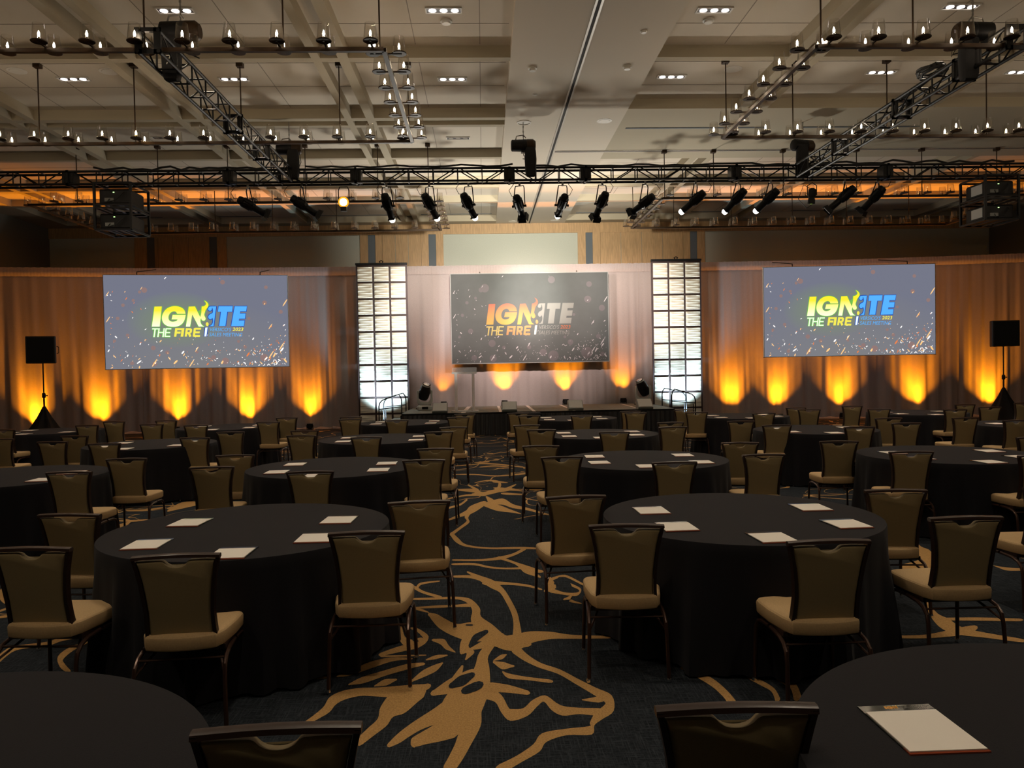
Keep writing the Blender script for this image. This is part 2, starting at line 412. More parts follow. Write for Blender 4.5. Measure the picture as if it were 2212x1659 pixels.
STROKES=[[[0.153,4.809,0.197,4.933],[0.213,4.683,0.243,4.779],[0.299,4.56,0.316,4.632],[0.403,4.457,0.421,4.522],[0.486,4.31,0.51,4.377],[0.563,4.167,0.594,4.247],[0.615,4.062,0.667,4.136],[0.606,4.017,0.646,3.95],[0.547,3.936,0.569,3.856],[0.504,3.826,0.523,3.796],[0.496,3.789,0.496,3.701],[0.378,3.77,0.376,3.704],[0.256,3.732,0.271,3.645],[0.206,3.626,0.23,3.554],[0.123,3.524,0.139,3.461],[0.039,3.451,0.058,3.378]],[[0.573,3.987,0.557,3.896],[0.473,3.999,0.463,3.925],[0.396,4.023,0.376,3.915],[0.358,4.068,0.325,3.982],[0.305,4.166,0.293,4.087],[0.233,4.112,0.252,4.031],[0.179,4.018,0.194,3.925],[0.117,4.012,0.105,3.877],[0.099,4.038,0.061,3.977],[0.067,4.19,0.031,4.104],[-0.002,4.319,-0.038,4.153]],[[0.593,4.133,0.583,4.054],[0.548,4.114,0.542,4.067],[0.507,4.102,0.505,4.086]],[[0.041,5.123,0.073,5.045],[-0.055,4.845,-0.001,4.768],[-0.081,4.622,0.004,4.578],[-0.119,4.445,0.005,4.291],[-0.206,4.316,-0.031,4.051],[-0.265,3.99,-0.042,3.986],[-0.164,3.815,-0.046,3.833],[-0.163,3.693,-0.095,3.631],[-0.184,3.575,-0.127,3.51],[-0.211,3.46,-0.163,3.402]],[[-0.207,4.211,-0.142,3.966],[-0.285,4.063,-0.237,3.896],[-0.37,3.933,-0.334,3.823],[-0.425,3.84,-0.39,3.754],[-0.463,3.761,-0.431,3.691],[-0.488,3.692,-0.47,3.653]],[[-0.237,3.953,-0.174,3.718],[-0.287,3.856,-0.242,3.686],[-0.34,3.786,-0.307,3.664],[-0.379,3.732,-0.346,3.644],[-0.382,3.683,-0.354,3.646]],[[-0.169,4.276,-0.238,4.351],[-0.158,4.469,-0.197,4.514],[-0.152,4.615,-0.164,4.63]],[[-0.285,4.217,-0.303,4.296],[-0.188,4.246,-0.23,4.428],[-0.093,4.381,-0.132,4.547]],[[0.033,4.939,0.037,5.086],[0.115,4.876,0.12,5.121],[0.206,4.876,0.197,5.154],[0.29,4.979,0.29,5.194],[0.414,5.035,0.425,5.173],[0.517,5.031,0.528,5.115],[0.622,5.021,0.631,5.087],[0.79,5.012,0.798,5.06]],[[0.775,5.174,0.781,5.174],[0.758,5.095,0.774,5.098],[0.751,5.037,0.776,5.053]],[[0.227,5.105,0.163,5.099],[0.224,5.365,0.179,5.351],[0.215,5.626,0.174,5.584],[0.177,5.952,0.139,5.887],[0.132,6.232,0.098,6.129],[0.058,6.474,0.023,6.272],[-0.058,6.641,-0.075,6.516],[-0.163,6.788,-0.168,6.74]],[[-0.265,6.599,-0.267,6.67],[-0.136,6.565,-0.134,6.656],[-0.017,6.418,-0.008,6.529]],[[0.026,6.326,0.028,6.469],[0.171,6.335,0.174,6.41],[0.324,6.264,0.331,6.327],[0.427,6.163,0.434,6.206]],[[0.228,5.009,0.222,4.894],[0.19,5.077,0.167,4.839],[0.112,5.141,0.064,4.907],[0.03,5.36,-0.04,5.136],[-0.049,5.543,-0.118,5.433],[-0.058,5.736,-0.114,5.677],[-0.126,5.963,-0.148,5.853],[-0.212,6.034,-0.214,5.96],[-0.315,6.045,-0.312,5.986],[-0.439,6.04,-0.435,5.982],[-0.608,6.04,-0.603,5.99]],[[-0.131,5.866,-0.128,5.772],[-0.245,5.834,-0.242,5.779],[-0.366,5.834,-0.361,5.771],[-0.556,5.809,-0.552,5.77]],[[-0.376,6.084,-0.378,6.011],[-0.512,6.223,-0.514,6.157],[-0.586,6.36,-0.591,6.279],[-0.666,6.47,-0.667,6.437]],[[-0.563,6.286,-0.587,6.35],[-0.547,6.41,-0.558,6.474],[-0.414,6.481,-0.418,6.52]],[[-0.553,5.759,-0.553,5.797],[-0.489,5.701,-0.489,5.752],[-0.438,5.662,-0.438,5.683]],[[0.067,5.22,0.049,5.042],[0.003,5.341,-0.015,5.032],[-0.111,5.42,-0.118,5.041],[-0.217,5.392,-0.231,5.145],[-0.303,5.507,-0.334,5.308],[-0.371,5.623,-0.396,5.481],[-0.411,5.648,-0.421,5.568]],[[-0.142,5.254,-0.065,5.068],[-0.181,5.026,-0.124,4.943],[-0.177,4.82,-0.121,4.923],[-0.138,4.831,-0.088,4.839],[-0.145,4.731,-0.137,4.715]],[[0.048,5.154,0.067,5.046],[-0.038,5.035,-0.018,4.913],[-0.112,4.92,-0.107,4.882]],[[-0.349,5.046,-0.348,5.104],[-0.308,4.992,-0.291,5.091],[-0.272,4.905,-0.255,4.969],[-0.213,4.847,-0.21,4.861]],[[-0.375,4.73,-0.379,4.756],[-0.321,4.747,-0.33,4.81],[-0.266,4.786,-0.269,4.813]],[[-0.446,4.403,-0.452,4.418],[-0.372,4.479,-0.397,4.563],[-0.312,4.556,-0.336,4.644],[-0.281,4.658,-0.289,4.684]],[[-0.621,5.362,-0.6,5.37],[-0.591,5.111,-0.56,5.17],[-0.503,4.931,-0.509,5.103],[-0.421,5.001,-0.454,5.138],[-0.4,5.156,-0.433,5.128],[-0.471,5.302,-0.479,5.243],[-0.523,5.347,-0.524,5.304]],[[-0.659,4.829,-0.674,4.893],[-0.56,4.886,-0.579,4.986],[-0.473,4.928,-0.492,5.042]],[[-0.664,4.807,-0.668,4.834],[-0.525,4.803,-0.528,4.83],[-0.397,4.808,-0.398,4.824]],[[-0.881,4.515,-0.887,4.538],[-0.811,4.534,-0.832,4.604],[-0.703,4.634,-0.729,4.732],[-0.594,4.729,-0.606,4.797],[-0.481,4.752,-0.484,4.779]],[[-0.79,4.392,-0.797,4.418],[-0.717,4.412,-0.741,4.501],[-0.603,4.512,-0.622,4.591],[-0.482,4.597,-0.498,4.68],[-0.407,4.644,-0.414,4.694]],[[-0.641,4.36,-0.647,4.381],[-0.584,4.368,-0.606,4.455],[-0.544,4.423,-0.552,4.459]],[[-0.37,4.368,-0.352,4.284],[-0.451,4.365,-0.422,4.175],[-0.552,4.352,-0.534,4.203],[-0.64,4.344,-0.624,4.225],[-0.732,4.345,-0.71,4.238],[-0.821,4.313,-0.785,4.2],[-0.877,4.237,-0.825,4.14],[-0.886,4.118,-0.842,4.046],[-0.917,4.018,-0.889,3.965],[-0.948,3.945,-0.924,3.9]],[[-0.457,4.329,-0.391,4.125],[-0.542,4.261,-0.444,4.006],[-0.579,4.092,-0.499,3.965],[-0.576,3.952,-0.52,3.869],[-0.611,3.85,-0.569,3.771],[-0.647,3.747,-0.612,3.684]],[[0.037,4.685,0.034,4.704],[0.085,4.709,0.075,4.777],[0.107,4.758,0.103,4.787]],[[0.036,4.635,0.043,4.677],[0.081,4.547,0.093,4.658],[0.133,4.571,0.135,4.615]],[[0.081,4.495,0.087,4.515],[0.115,4.41,0.124,4.477],[0.217,4.378,0.222,4.423],[0.341,4.328,0.347,4.376]],[[0.013,4.232,0.02,4.36],[0.1,4.215,0.11,4.319],[0.195,4.182,0.204,4.243]],[[-1.023,4.49,-1.031,4.518],[-0.991,4.487,-1.003,4.539],[-0.957,4.498,-0.964,4.531]],[[-0.361,8.291,-0.386,8.421],[-0.281,8.616,-0.301,8.726],[-0.193,8.964,-0.227,9.059],[-0.212,9.266,-0.257,9.329],[-0.158,9.638,-0.215,9.975],[-0.034,10.022,-0.062,10.339]],[[-0.389,8.316,-0.366,8.427],[-0.317,7.962,-0.292,8.13],[-0.204,7.74,-0.2,7.832],[0.032,7.611,0.033,7.677],[0.338,7.576,0.343,7.668],[0.55,7.539,0.555,7.59]],[[0.373,7.643,0.381,7.527],[0.266,7.421,0.271,7.328],[0.13,7.297,0.133,7.18],[-0.044,7.216,-0.044,7.146],[-0.3,7.238,-0.297,7.18]],[[0.126,7.188,0.137,7.288],[0.262,6.98,0.275,7.061],[0.337,6.673,0.374,6.918],[0.449,6.68,0.46,6.782]],[[-0.292,7.02,-0.294,7.088],[-0.115,6.996,-0.114,7.074],[0.025,6.877,0.027,6.941],[0.177,6.823,0.179,6.876],[0.322,6.813,0.325,6.887]],[[0.348,6.65,0.384,6.832],[0.442,6.525,0.454,6.585]],[[0.494,6.441,0.548,6.507],[0.492,6.272,0.561,6.212],[0.469,6.173,0.478,6.102]],[[0.539,6.404,0.538,6.493],[0.618,6.503,0.621,6.57],[0.679,6.498,0.692,6.562],[0.789,6.236,0.803,6.283]],[[0.507,6.072,0.527,6.195],[0.602,6.006,0.612,6.072],[0.699,5.965,0.704,6.053],[0.757,6.144,0.738,6.119],[0.703,6.301,0.687,6.238],[0.64,6.398,0.633,6.365]],[[0.603,5.869,0.605,5.923],[0.644,5.875,0.668,5.988],[0.625,5.822,0.645,5.885],[0.7,5.762,0.706,5.791]],[[-0.446,9.091,-0.457,9.18],[-0.303,9.314,-0.322,9.501],[-0.166,9.527,-0.203,9.873],[-0.033,9.97,-0.064,10.275]],[[-0.013,9.982,-0.001,10.249],[0.138,9.659,0.165,10.083],[0.294,9.53,0.311,9.732],[0.417,9.41,0.423,9.468]],[[0.016,10.055,0.011,10.286],[0.213,10.084,0.232,10.562],[0.342,9.823,0.366,10.079],[0.532,9.622,0.549,9.787],[0.671,9.387,0.686,9.503],[0.758,9.274,0.768,9.35]],[[-0.381,11.315,-0.385,11.49],[-0.166,11.129,-0.161,11.468],[-0.051,10.838,-0.047,11.164],[0.088,10.954,0.082,11.284],[0.314,11.223,0.32,11.515],[0.512,11.136,0.519,11.248]],[[-0.257,11.768,-0.249,11.904],[-0.126,11.261,-0.11,11.463]],[[0.194,11.265,0.163,11.366],[0.247,11.804,0.2,11.811],[0.201,12.265,0.188,12.076],[0.023,12.35,0.023,12.214],[-0.149,12.142,-0.147,12.076]],[[0.323,11.237,0.311,11.5],[0.462,11.714,0.458,11.826]],[[-0.496,10.619,-0.503,10.721],[-0.266,10.83,-0.271,10.964],[-0.049,10.798,-0.049,10.931]],[[0.301,10.852,0.308,11.041],[0.539,10.79,0.545,10.896]],[[-0.462,9.888,-0.475,10.018],[-0.328,10.096,-0.342,10.225],[-0.251,10.449,-0.269,10.571]],[[0.008,10.678,0.024,10.768],[0.039,10.237,0.116,10.442],[0.048,10.265,0.062,10.18]],[[-0.538,14.188,-0.543,14.302],[-0.197,14.343,-0.201,14.483],[-0.054,14.409,-0.054,14.598],[0.261,14.236,0.267,14.42],[0.723,13.741,0.73,13.847]],[[-0.512,13.055,-0.515,13.132],[-0.183,12.98,-0.184,13.095],[0.205,12.729,0.207,12.839],[0.652,12.895,0.66,13.086]],[[-0.053,13.967,-0.054,14.078],[0.173,14.026,0.175,14.205],[0.394,13.887,0.399,13.996]],[[1.139,4.449,1.155,4.486],[1.187,4.342,1.227,4.424],[1.237,4.207,1.283,4.282],[1.259,4.07,1.306,4.129],[1.258,3.953,1.31,4.009]],[[1.477,4.285,1.502,4.332],[1.511,4.195,1.545,4.25],[1.539,4.111,1.57,4.148],[1.517,3.997,1.554,4.025]],[[1.634,4.231,1.665,4.283],[1.658,4.143,1.711,4.203],[1.619,4.003,1.674,4.034]],[[3.203,5.49,3.26,5.542],[3.081,5.196,3.182,5.299],[3.026,4.982,3.187,5.179],[3.076,4.867,3.174,4.999],[3.2,4.803,3.262,4.888],[3.349,4.712,3.398,4.775]],[[2.631,4.844,2.657,4.892],[2.827,4.826,2.864,4.893],[3.043,4.853,3.12,4.989],[3.18,4.913,3.248,5.031]],[[3.129,5.149,3.162,5.203],[3.359,5.122,3.402,5.187],[3.618,5.087,3.657,5.14]],[[4.199,7.419,4.28,7.507],[4.049,7.079,4.186,7.234],[3.909,6.779,4.161,7.025],[3.954,6.795,3.835,6.456],[3.786,6.678,3.652,6.421]],[[3.836,6.675,3.996,6.853],[3.742,6.326,3.81,6.399]],[[-4.136,6.806,-4.104,6.767],[-4.111,6.63,-3.999,6.513],[-3.966,6.373,-3.948,6.402],[-3.797,6.182,-3.821,6.234],[-3.715,6.159,-3.733,6.192]],[[-3.679,5.808,-3.718,5.868],[-3.623,5.828,-3.663,5.888],[-3.532,5.873,-3.561,5.919]],[[-3.057,4.859,-3.133,4.942],[-3.1,5.083,-3.174,5.175],[-3.061,5.156,-3.111,5.233],[-2.926,5.201,-2.974,5.279],[-2.879,5.284,-2.928,5.365],[-2.751,5.362,-2.779,5.414]],[[-2.693,5.263,-2.679,5.24],[-2.76,5.174,-2.705,5.096],[-2.754,5.0,-2.691,4.943],[-2.643,4.813,-2.638,4.86],[-2.541,4.708,-2.549,4.754]],[[-4.121,10.206,-4.204,10.384],[-4.03,10.395,-4.238,10.888],[-3.897,10.688,-3.997,10.946]],[[-4.472,9.573,-4.509,9.655],[-4.304,9.532,-4.359,9.654],[-4.187,9.584,-4.223,9.666]],[[-4.671,10.265,-4.714,10.359],[-4.451,10.268,-4.514,10.41],[-4.321,10.441,-4.364,10.538]],[[-4.042,8.674,-4.009,8.612],[-4.061,8.388,-4.005,8.296],[-3.939,7.939,-3.903,7.889]]]
HOLES=[[[-0.11,4.935,-0.127,4.971],[-0.065,5.046,-0.097,5.148],[-0.014,5.152,-0.03,5.234]],[[-0.14,5.339,-0.141,5.373],[-0.121,5.334,-0.122,5.374]],[[-0.191,4.306,-0.21,4.386],[-0.141,4.333,-0.172,4.464],[-0.098,4.421,-0.117,4.504]],[[-0.108,4.224,-0.127,4.325],[-0.064,4.257,-0.083,4.371]],[[-0.527,5.184,-0.518,5.211],[-0.496,5.072,-0.479,5.134],[-0.472,5.054,-0.466,5.088]],[[0.565,6.302,0.56,6.355],[0.595,6.316,0.62,6.522],[0.613,6.193,0.682,6.405],[0.668,6.107,0.692,6.17]]]

def smooth_ribbon(row, k=4):
    P = [Vector(r) for r in row]
    out = []
    for i in range(len(P)-1):
        p0 = P[max(0, i-1)]; p1 = P[i]; p2 = P[i+1]; p3 = P[min(len(P)-1, i+2)]
        for j in range(k):
            t = j/k
            out.append(.5*((2*p1)+(p2-p0)*t+(2*p0-5*p1+4*p2-p3)*t*t+(3*p1-p0-3*p2+p3)*t*t*t))
    out.append(P[-1])
    return out
fl = MB()
fl.cur = 0
fl.box(XL-.3, XR+.3, YF, YW+.3, -.08, 0)
for mi, rows, z in ((1, STROKES, .0008), (2, HOLES, .0034)):
    fl.cur = mi
    for q, row in enumerate(rows):
        zz = z + q*.00004
        R = smooth_ribbon(row)
        # rounded ends
        vs = []
        def cap(r, dr):
            a = Vector((r[0], r[1])); b = Vector((r[2], r[3])); c = (a+b)/2; h = (a-b)/2
            d = Vector((dr.x, dr.y)); d = d.normalized()*h.length if d.length > 1e-6 else Vector((0, 0))
            return [c + h*math.cos(t) + d*math.sin(t) for t in (PI/5, 2*PI/5, 3*PI/5, 4*PI/5)]
        c0 = Vector(((R[0][0]+R[0][2])/2, (R[0][1]+R[0][3])/2)); c1 = Vector(((R[1][0]+R[1][2])/2, (R[1][1]+R[1][3])/2))
        e0 = Vector(((R[-1][0]+R[-1][2])/2, (R[-1][1]+R[-1][3])/2)); e1 = Vector(((R[-2][0]+R[-2][2])/2, (R[-2][1]+R[-2][3])/2))
        for r in R: vs += [(r[0], r[1], zz), (r[2], r[3], zz)]
        fs = [(2*i, 2*i+1, 2*i+3, 2*i+2) for i in range(len(R)-1)]
        b = len(vs); n0 = cap(R[0], c0-c1)
        vs += [(p.x, p.y, zz) for p in n0]; fs.append((0, b, b+1, b+2, b+3, 1))
        b = len(vs); n1 = cap(R[-1], e0-e1); k = 2*(len(R)-1)
        vs += [(p.x, p.y, zz) for p in n1]; fs.append((k, b, b+1, b+2, b+3, k+1))
        fl.add(vs, fs)
floor = fl.build('floor', [m_carpet, m_tan, m_carpetplain], fix=False)
for p in floor.data.polygons:
    if p.material_index and p.normal.z < 0: p.flip()
floor['kind'] = 'structure'

# ---------------------------------------------------------------- setting: ceiling with coffers
c = MB()
c.box(XL-.3, XR+.3, YF, YW+.3, ZHI, ZHI+.1)
struct(c, 'ceiling', m_ceil)
c = MB()                                    # joints of the coffer boards, as thin reveals
for x0, x1 in ((-13.9, .5), (3.0, 17.4)):
    for y in (4.4, 6.2, 7.3, 8.5, 11.95, 13.45, 14.55, 17.0, 20.1, 22.9, 25.0):
        if x0 > 0 and 15.3 < y < 18.9: continue
        c.box(x0, x1, y-.006, y+.006, ZHI-.004, ZHI+.01)
for x in (.05, -1.0, -3.75, -4.9, -7.4, -8.2, 4.1, 7.3, 8.1, 10.5):
    for y0, y1 in ((.5, 9.4), (10.6, 12.7), (13, 15.7), (16.4, 18.6), (18.9, 21.3), (22.1, 23.6), (23.9, 26.6)):
        if x > 3 and (15.2 < y1 < 18.9): continue
        c.box(x-.006, x+.006, y0, y1, ZHI-.004, ZHI+.01)
struct(c, 'trim_1', m_line)
c = MB()                                    # broad soffit down the middle
c.box(.55, 1.67, YF, YB, ZLO, ZHI+.02); c.box(1.79, 2.98, YF, YB, ZLO, ZHI+.02); c.box(1.6, 1.85, YF, YB, ZLO+.07, ZHI+.02)
struct(c, 'trim_2', m_ceil)
m_track = mat('track_aluminium', (.50, .48, .44), .4, metal=.3)
c = MB()                                    # wall-partition track in the soffit
for x in (1.668, 1.752): c.box(x, x+.034, YF, YB, ZLO-.012, ZLO+.06)
for y in (18.21, 18.30): c.box(1.8, XR, y, y+.03, ZLO-.012, ZLO+.01)
struct(c, 'trim_3', m_track)
c = MB(); c.box(1.702, 1.752, YF, YB, ZLO+.0, ZLO+.065)
c.box(1.8, XR, 18.245, 18.295, ZLO-.004, ZLO+.01)
struct(c, 'trim_4', mat('track_slot', (.01, .01, .01), .8))
n = 5
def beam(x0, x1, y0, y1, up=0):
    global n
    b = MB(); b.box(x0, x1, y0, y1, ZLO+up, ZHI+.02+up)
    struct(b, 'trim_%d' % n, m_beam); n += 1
LX0, LX1, RX0, RX1, CY1 = -14.0, .55, 2.98, 17.5, 26.75
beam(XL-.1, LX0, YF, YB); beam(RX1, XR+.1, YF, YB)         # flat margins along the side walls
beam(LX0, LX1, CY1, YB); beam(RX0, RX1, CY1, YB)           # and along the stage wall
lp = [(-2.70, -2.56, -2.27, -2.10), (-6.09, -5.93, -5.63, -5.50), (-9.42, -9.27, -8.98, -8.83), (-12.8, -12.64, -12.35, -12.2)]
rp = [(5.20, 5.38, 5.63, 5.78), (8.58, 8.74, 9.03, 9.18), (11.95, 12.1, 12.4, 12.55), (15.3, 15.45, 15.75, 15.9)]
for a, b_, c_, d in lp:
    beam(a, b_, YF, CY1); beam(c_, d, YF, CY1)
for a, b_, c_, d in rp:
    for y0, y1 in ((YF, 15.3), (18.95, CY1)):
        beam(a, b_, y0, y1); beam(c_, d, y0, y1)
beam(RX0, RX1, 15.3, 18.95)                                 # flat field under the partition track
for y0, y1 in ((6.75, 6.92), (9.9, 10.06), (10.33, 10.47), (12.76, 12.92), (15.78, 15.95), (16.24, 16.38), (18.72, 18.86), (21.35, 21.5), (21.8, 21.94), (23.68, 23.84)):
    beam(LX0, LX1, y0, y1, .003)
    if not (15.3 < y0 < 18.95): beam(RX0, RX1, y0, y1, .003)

# ---------------------------------------------------------------- setting: walls
def wallbox(name, m, *a):
    b = MB(); b.box(*a); return struct(b, name, m)
wb = wallbox('wall_back', m_wallfab, XL-.3, XR+.3, YW, YW+.25, 0, ZHI)
wallbox('wall_left', m_walldk, XL-.25, XL, YF, YW, 0, ZHI)
wallbox('wall_right', m_walldk, XR, XR+.25, YF, YW, 0, ZHI)
wallbox('wall_front', m_walldk, XL-.3, XR+.3, YF-.25, YF, 0, ZHI)
def panel(m, x0, x1, z0, z1, d):
    global n
    b = MB(); b.box(x0, x1, YW-d, YW+.01, z0, z1); struct(b, 'trim_%d' % n, m); n += 1
panel(m_oak, XL, XR, 6.55, 6.9, .05)                         # oak crown board under the ceiling
for xs, k in (([-12.0, -11.58, -11.31, -11.2, -9.64, -9.44, -9.17, -8.85], 3), ([-4.23, -3.95, -3.69, -3.45, -2.09, -1.83, -1.57, -1.31], 3),
              ([3.44, 3.72, 3.97, 4.24, 7.21, 7.46, 7.71, 7.99], 4)):
    panel(m_oak, xs[0], xs[1], 0, 6.55, .05); panel(m_slate, xs[1], xs[2], 0, 6.55, .012); panel(m_oak, xs[2], xs[3], 0, 6.55, .05)
    for i in range(k):
        a = xs[3]+(xs[4]-xs[3])*i/k; e = xs[3]+(xs[4]-xs[3])*(i+1)/k
        panel(m_oak, a+.008, e-.008, 0, 6.55, .03)
    panel(m_oak, xs[4], xs[5], 0, 6.55, .05); panel(m_slate, xs[5], xs[6], 0, 6.55, .012); panel(m_oak, xs[6], xs[7], 0, 6.55, .05)

# ---------------------------------------------------------------- small fittings of the ceiling
t = thing('ceiling_downlight', '', 'ceiling light')
b = MB()
for a in ((-.27, .27, -.09, -.075), (-.27, .27, .075, .09), (-.27, -.25, -.09, .09), (.25, .27, -.09, .09)): b.box(*a, -.014, .004)
b.build('trim_frame', m_white, t)
b = MB(); b.box(-.25, .25, -.075, .075, -.004, .004); b.build('housing', mat('downlight_housing', (.02, .02, .02), .5), t)
for x in (-.165, 0, .165):
    q = MB(); q.lathe([(.056, -.012), (.05, -.004)], 14, Matrix.Translation((x, 0, 0)))
    q.build('lamp', m_lamp, t)
down_on = Stamp(t)
t2 = dup(t, (0, 0, 0), 0, '')
for ch in t2.children:
    if ch.name.startswith('lamp'):
        me = ch.data.copy(); me.materials.clear(); me.materials.append(m_steel); ch.data = me
down_off = Stamp(t2)
DL = ['just left of the central soffit', 'second left of the central soffit', 'third left of the central soffit', 'fourth left of the central soffit']
DR = ['just right of the central soffit', 'second right of the central soffit', 'third right of the central soffit']
rows = {11: 'nearest visible row', 14: 'second visible row', 17: 'row over the main truss', 8: 'row above the second tables', 4: 'row above the front tables', 1: 'row above the camera'}
for x, y, lit in DOWN:
    side = (DL[0] if x > -1 else DL[1] if x > -5 else DL[2]) if x < 1 else (DR[0] if x < 5 else DR[1] if x < 8 else DR[2])
    r = rows[int(y+.5) if int(y+.5) in rows else int(y)] if (int(y) in rows or int(y+.5) in rows) else rows[14]
    (down_on if lit else down_off).put((x, y, ZHI-.004), 0, '%s three-lamp ceiling downlight, %s, %s' % ('lit' if lit else 'unlit', r, side), 'recessed three-lamp downlights')
def detector(x, y, z, label, r=.09, h=.05, name='smoke_detector', cat='smoke detector'):
    b = MB(); b.lathe([(r, z+.0), (r, z-h*.4), (r*.75, z-h*.5), (r*.7, z-h), (.01, z-h)], 20)
    o = b.build(name, m_white, None, True); o.location = (x, y, 0); return tag(o, label, cat)
detector(-.46, 11.86, ZHI, 'white round smoke detector behind the lit downlight left of the central soffit')
detector(3.57, 11.84, ZHI, 'white round smoke detector behind the lit downlight right of the central soffit')
detector(.94, 13.18, ZLO, 'white ceiling detector left of the track slot on the central soffit', .075, .06)
detector(2.55, 13.13, ZLO, 'white ceiling detector right of the track slot on the central soffit', .075, .06)
detector(1.07, 14.47, ZLO, 'small flat white sprinkler cap left of the track slot', .05, .015, 'sprinkler_cap', 'sprinkler')
detector(2.55, 11.77, ZLO, 'small flat white sprinkler cap right of the track slot, nearest the camera', .055, .03, 'sprinkler_cap', 'sprinkler')
for x, y, z, l in ((2.62, 16.03, ZLO, 'round speaker grille on the central soffit right of the hoist plate'), (-7.97, 13.75, ZHI, 'round ceiling speaker grille at far left of the lit downlight'),
                   (-6.43, 13.8, ZHI, 'round ceiling speaker grille between left truss and lit downlight'), (4.6, 13.8, ZHI, 'round ceiling speaker grille right of the lit downlight beyond the soffit'),
                   (1.15, 26.9, ZLO, 'left small round grille where the soffit meets the stage wall'), (2.6, 26.8, ZLO, 'right small round grille where the soffit meets the stage wall')):
    detector(x, y, z, l, .16, .012, 'ceiling_speaker', 'ceiling speaker')
b = MB(); b.lathe([(.15, 0), (.15, -.012), (.13, -.016), (.13, -.002)], 24, None, True)
o = b.build('ceiling_hoist_plate', m_white, None, True); o.location = (.95, 16.1, ZLO); tag(o, 'round white ceiling plate with hoist chain passing through its middle', 'ceiling plate')
DF = [(-12.9, -10.7, 26.5), (-9.5, -7.06, 26.5), (-5.7, -2.9, 26.5), (-2.02, .4, 26.5), (3.3, 5.07, 26.5), (7.31, 9.54, 26.5), (10.81, 13.27, 26.5), (14.43, 16.7, 26.5)]
DFN = ['leftmost above the left rack', 'second from left', 'third, behind the amber lamp', 'fourth, ending at the soffit', 'first right of the soffit', 'second right of the soffit', 'third right of the soffit', 'rightmost near the right rack']
for (x0, x1, y), l in zip(DF, DFN):
    b = MB(); b.box(x0, x1, y-.03, y+.03, ZHI-.012, ZHI+.004)
    tag(b.build('slot_diffuser', m_slate), 'black ceiling air slot by stage wall, ' + l, 'air vent', 'air slots by the stage wall')
for x0, x1, l in ((3.16, 6.2, 'left one beside the central soffit'), (7.0, 9.6, 'right one behind the right chandelier')):
    b = MB(); b.box(x0, x1, 16.5, 16.56, ZLO-.012, ZLO+.004)
    tag(b.build('slot_diffuser', m_slate), 'black linear air slot before the partition track, ' + l, 'air vent')

# ---------------------------------------------------------------- tables, chairs, notepads
def make_table():
    t = thing('round_table', '', 'table')
    b = MB(); b.lathe([(.90, .715), (.905, .72), (.905, .745), (.90, .75)], 48)
    b.build('tabletop', m_oak, t)
    R = .915; n = 160
    rr = random.Random(3)
    ph = [rr.uniform(0, 2*PI) for _ in range(5)]
    def fold(a):
        return (.5*math.sin(13*a+ph[0])+.35*math.sin(21*a+ph[1])+.25*math.sin(8*a+ph[2])+.3*math.sin(34*a+ph[3]))
    prof = [(0, .7655), (.35, .7655), (.7, .765), (.88, .765)]
    vs = []; fs = []; rings = []
    for r, z in prof[1:]:
        rings.append([(r*math.cos(2*PI*k/n), r*math.sin(2*PI*k/n), z + (.0012*math.sin(3*2*PI*k/n+ph[0]) if r > .3 and r < .75 else 0)) for k in range(n)])
    rings.append([((R-.003)*math.cos(2*PI*k/n), (R-.003)*math.sin(2*PI*k/n), .7645) for k in range(n)])
    rings.append([(R*math.cos(2*PI*k/n), R*math.sin(2*PI*k/n), .758) for k in range(n)])
    for z, g in ((.70, .10), (.60, .22), (.48, .4), (.34, .6), (.2, .8), (.08, .95), (.012, 1.0)):
        q = []
        for k in range(n):
            a = 2*PI*k/n
            r = R + .012*g + .062*g*max(-.35, fold(a)) + .015*g
            q.append((r*math.cos(a), r*math.sin(a), z + (.018*max(0, -fold(a)+.2) if z < .05 else 0)))
        rings.append(q)
    vs = [(0, 0, .7655)] + [p for q in rings for p in q]
    fs = [(0, 1+k, 1+(k+1) % n) for k in range(n)]
    for j in range(len(rings)-1):
        for k in range(n):
            fs.append((1+j*n+k, 1+j*n+(k+1) % n, 1+(j+1)*n+(k+1) % n, 1+(j+1)*n+k))
    b = MB(); b.add(vs, fs)
    # pressed creases near the middle of the cloth
    o = b.build('tablecloth', m_cloth, t, True, angle=.62)
    o['label'] = 'floor-length black tablecloth'
    return t

